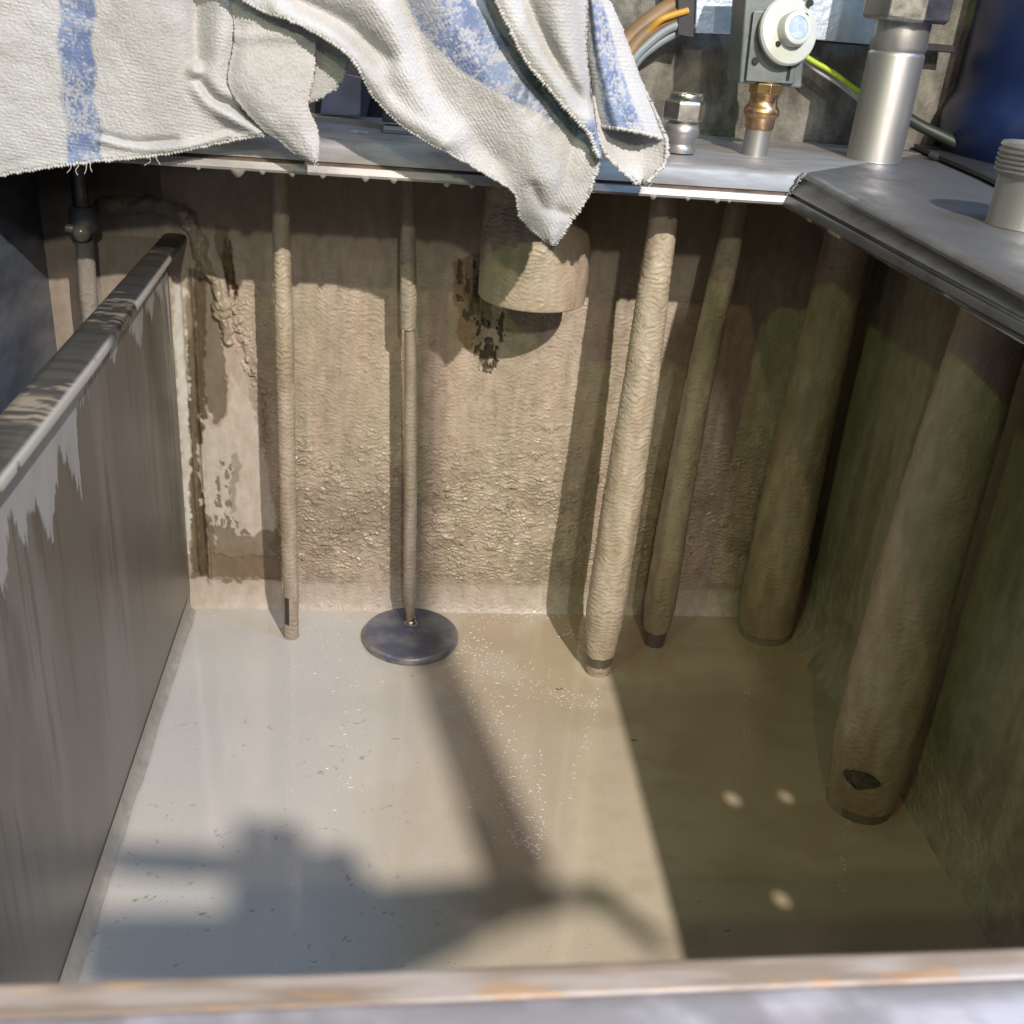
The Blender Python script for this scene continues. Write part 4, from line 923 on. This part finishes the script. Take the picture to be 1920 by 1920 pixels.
# A: the broad left part
def dA(u, v, px, py):
    d = -.181-.003*gs(u-.12*v, .42, .10)-.003*gs(u+.2*v, .16, .10)+.004*v
    d = d+.009*crease(px, py, [(372, -60), (368, 40), (372, 110)], 22)-.006*crease(px, py, [(420, -60), (415, 60), (400, 150), (440, 200)], 26)
    d = d+.010*crease(px, py, [(372, 150), (400, 185), (450, 205), (505, 238)], 12)-.007*crease(px, py, [(365, 130), (380, 175), (425, 215), (490, 246)], 13)
    d = d-.003*crease(px, py, [(190, 262), (260, 278), (340, 274), (430, 252)], 7)+.003*crease(px, py, [(185, 250), (250, 266), (330, 262)], 8)
    return d-.002*sstep(.93, 1, v)
netA = [[(-60, -70), (108, -70), (300, -70), (430, -70), (540, -70)], [(-60, 80), (112, 80), (300, 80), (430, 80), (530, 80)], [(-60, 205), (122, 205), (300, 200), (430, 190), (525, 165)],
        [(-60, 338), (135, 308), (300, 290), (430, 264), (530, 246)]]
def sA(u, v, px, py):
    c_ = np.interp(py, [0, 60, 130, 200, 250, 305], [143, 144, 144, 152, 155, 165]); w_ = 33
    return sstep(w_+5, w_-5, np.abs(px-c_-5*np.sin(py/17)))
oA, VA = sheet('drape', netA, dA, 560, 400, sA, 2.2, 10, None, .12)
hem(VA[-1], .0014, 1)
# B: flap folded forward with a stitched edge
def dB(u, v, px, py): return -.188-.003*gs(u, .55, .4)+.004*gs(u, .0, .12)-.003*v-.002*crease(px, py, [(450, 70), (520, 66), (600, 75)], 12)
netB = [[(425, -70), (490, -70), (560, -70), (625, -70)], [(436, 20), (490, 20), (548, 20), (600, 20)], [(440, 75), (495, 72), (548, 72), (593, 75)], [(430, 162), (482, 152), (534, 145), (585, 152)], [(488, 238), (520, 222), (550, 210), (576, 200)],
        [(522, 262), (545, 245), (565, 235), (590, 232)], [(556, 290), (572, 278), (584, 268), (597, 262)], [(582, 302), (587, 303), (592, 303), (595, 301)]]
oB, VB = sheet('flap', netB, dB, 150, 260, None, 1.5, 20)
hem(VB[90:, -1], .0011, 2); hem(VB[200:, 0], .0008, 2)
def dC(u, v, px, py): return -.184+.002*u
netC = [[(584, -30), (640, -10), (700, 20)], [(588, 40), (640, 60), (680, 80)], [(590, 90), (630, 104), (655, 114)], [(590, 130), (618, 138), (643, 146)], [(578, 192), (600, 184), (630, 166)]]
oC, VC = sheet('flap', netC, dC, 80, 120, None, 5, 30)
# D: main corner hanging to a point
Lp = [(350, -90), (470, 8), (560, 45), (655, 105), (700, 180), (770, 245), (868, 300), (926, 334), (966, 362), (978, 408), (1030, 459)]
Rp = [(890, -70), (925, -10), (945, 30), (975, 95), (1010, 145), (1055, 195), (1095, 240), (1121, 290), (1110, 345), (1093, 380), (1040, 459)]
netD = [[tuple(np.array(a)*(1-k)+np.array(b_)*k) for k in (0, .25, .5, .75, 1)] for a, b_ in zip(Lp, Rp)]
def dD(u, v, px, py):
    low = sstep(.55, .8, v)
    d = -.200-.003*gs(u, .5, .42)*(1-low)-.007*gs(u, .5, .40)*low
    d = d+.009*crease(px, py, [(560, 0), (640, 40), (690, 80), (725, 110)], 20)-.006*crease(px, py, [(520, 20), (620, 72), (680, 130), (740, 205), (830, 270)], 18)
    d = d-.008*crease(px, py, [(640, -60), (730, 40), (745, 110), (790, 190), (850, 250)], 34)+.006*crease(px, py, [(720, -60), (775, 50), (800, 130), (845, 215), (930, 300)], 26)
    d = d-.007*crease(px, py, [(790, -60), (860, 60), (930, 160), (990, 240), (1010, 330)], 40)+.009*crease(px, py, [(900, -40), (935, 50), (990, 130), (1040, 190), (1080, 240)], 18)
    d = d+.004*crease(px, py, [(1075, 270), (1060, 330), (1040, 380)], 14)+.004*crease(px, py, [(1000, 350), (1020, 390), (1060, 400)], 12)
    return d
def sD(u, v, px, py):
    l_ = np.interp(py, [-60, 0, 60, 130, 180, 230, 280], [720, 762, 790, 862, 945, 1040, 1110]); r_ = np.interp(py, [-60, 0, 60, 130, 180, 230, 280], [830, 878, 935, 1010, 1050, 1100, 1140])
    return sstep(-8, 8, px-l_)*sstep(-8, 8, r_-px)*sstep(285, 262, py)
def tD(u, v, px, py):
    m = np.exp(-((px-1000)/40)**2-((py-168)/40)**2)*.9+np.exp(-((px-1040)/22)**2-((py-222)/22)**2)*.6
    return np.clip(m, 0, .8)*sstep(.3, .55, fbm(px/14, py/14, 0, 77)), (.07, .09, .085)
oD, VD = sheet('drape', netD, dD, 520, 640, sD, 2.2, 40, tD, .95)
hem(VD[:, 0], .0015, 3); hem(VD[int(640*.66):, -1], .0019, 4); 
# E: fold over the right side of D
Le = [(900, -60), (925, -10), (950, 40), (985, 110), (1025, 160), (1070, 212), (1105, 252), (1122, 296)]
Re = [(1102, -60), (1102, -10), (1100, 40), (1100, 100), (1106, 160), (1112, 210), (1118, 250), (1126, 298)]
netE = [[tuple(np.array(a)*(1-k)+np.array(b_)*k) for k in (0, .33, .66, 1)] for a, b_ in zip(Le, Re)]
def dE(u, v, px, py): return -.213+.010*gs(u, .98, .12)-.005*crease(px, py, [(930, -40), (975, 60), (1030, 140), (1100, 232)], 20)+.007*crease(px, py, [(975, -40), (1005, 40), (1040, 110), (1090, 190)], 16)-.005*crease(px, py, [(1030, -40), (1050, 60), (1075, 150)], 22)+.002*v
def sE(u, v, px, py): return sstep(1088, 1100, px+(py-205)*.0)*sstep(215, 235, py)
oE, VE = sheet('fold', netE, dE, 200, 300, sE, 1.8, 50)
hem(VE[:, 0], .0019, 5)
# F: rolled end with blue stripe, open at the bottom
Lf = [(1098, -60), (1098, 20), (1100, 90), (1106, 140), (1112, 190), (1122, 236)]
Rf = [(1104, -60), (1150, 20), (1178, 90), (1200, 150), (1226, 205), (1252, 262)]
netF = []
for i_, (a, b_) in enumerate(zip(Lf, Rf)):
    netF.append([tuple(np.array(a)*(1-k)+np.array(b_)*k+np.array([0, (-4 if i_ == 5 else 0)*math.sin(math.pi*k)])) for k in (0, .25, .5, .75, 1)])
def dF(u, v, px, py): return -.190-.020*np.sin(math.pi*np.clip(u, 0, 1))**.6*(.25+.75*v)-.003*gs(u, .3, .08)
def sF(u, v, px, py): return sstep(.12, .2, u)*sstep(.72, .64, u+.12*(1-v)*0)
oF, VF = sheet('rolled_end', netF, dF, 180, 260, sF, 1.6, 60)
hem(VF[-1], .0017, 6); hem(VF[:, -1], .0012, 6, False)
Lg = [(1112, 180), (1118, 225), (1124, 262), (1145, 300), (1190, 342)]
Rg = [(1215, 180), (1236, 225), (1250, 268), (1246, 306), (1214, 342)]
netG = [[tuple(np.array(a)*(1-k)+np.array(b_)*k) for k in (0, .33, .66, 1)] for a, b_ in zip(Lg, Rg)]
def dG(u, v, px, py): return -.196+.020*np.sin(math.pi*u)*(1-.6*v)-.010*v
oG, VG = sheet('rolled_end', netG, dG, 110, 130, None, 2, 70)
hem(VG[50:, 0], .0014, 7); hem(VG[50:, -1], .0017, 8); hem(VG[-1], .0016, 9)
for o_ in (oG,): pass
mesh('hem', HV_, HF_, m_hem, tw, smooth=True)
# loose threads at the left stripe and the flap tip
for px, py in [(133, 312), (148, 316), (162, 314), (170, 310), (276, 298), (290, 296), (596, 305), (598, 312), (1030, 462), (1222, 350)]:
    p = Y(px, py-6, -.186 if px < 500 else -.200); 
    MB().tube([p, p+np.array([random.uniform(-.003, .003), -.001, -.003]), p+np.array([random.uniform(-.004, .004), -.001, -.006])], .00022, 5).build('thread', m_hem, tw, smooth=True)
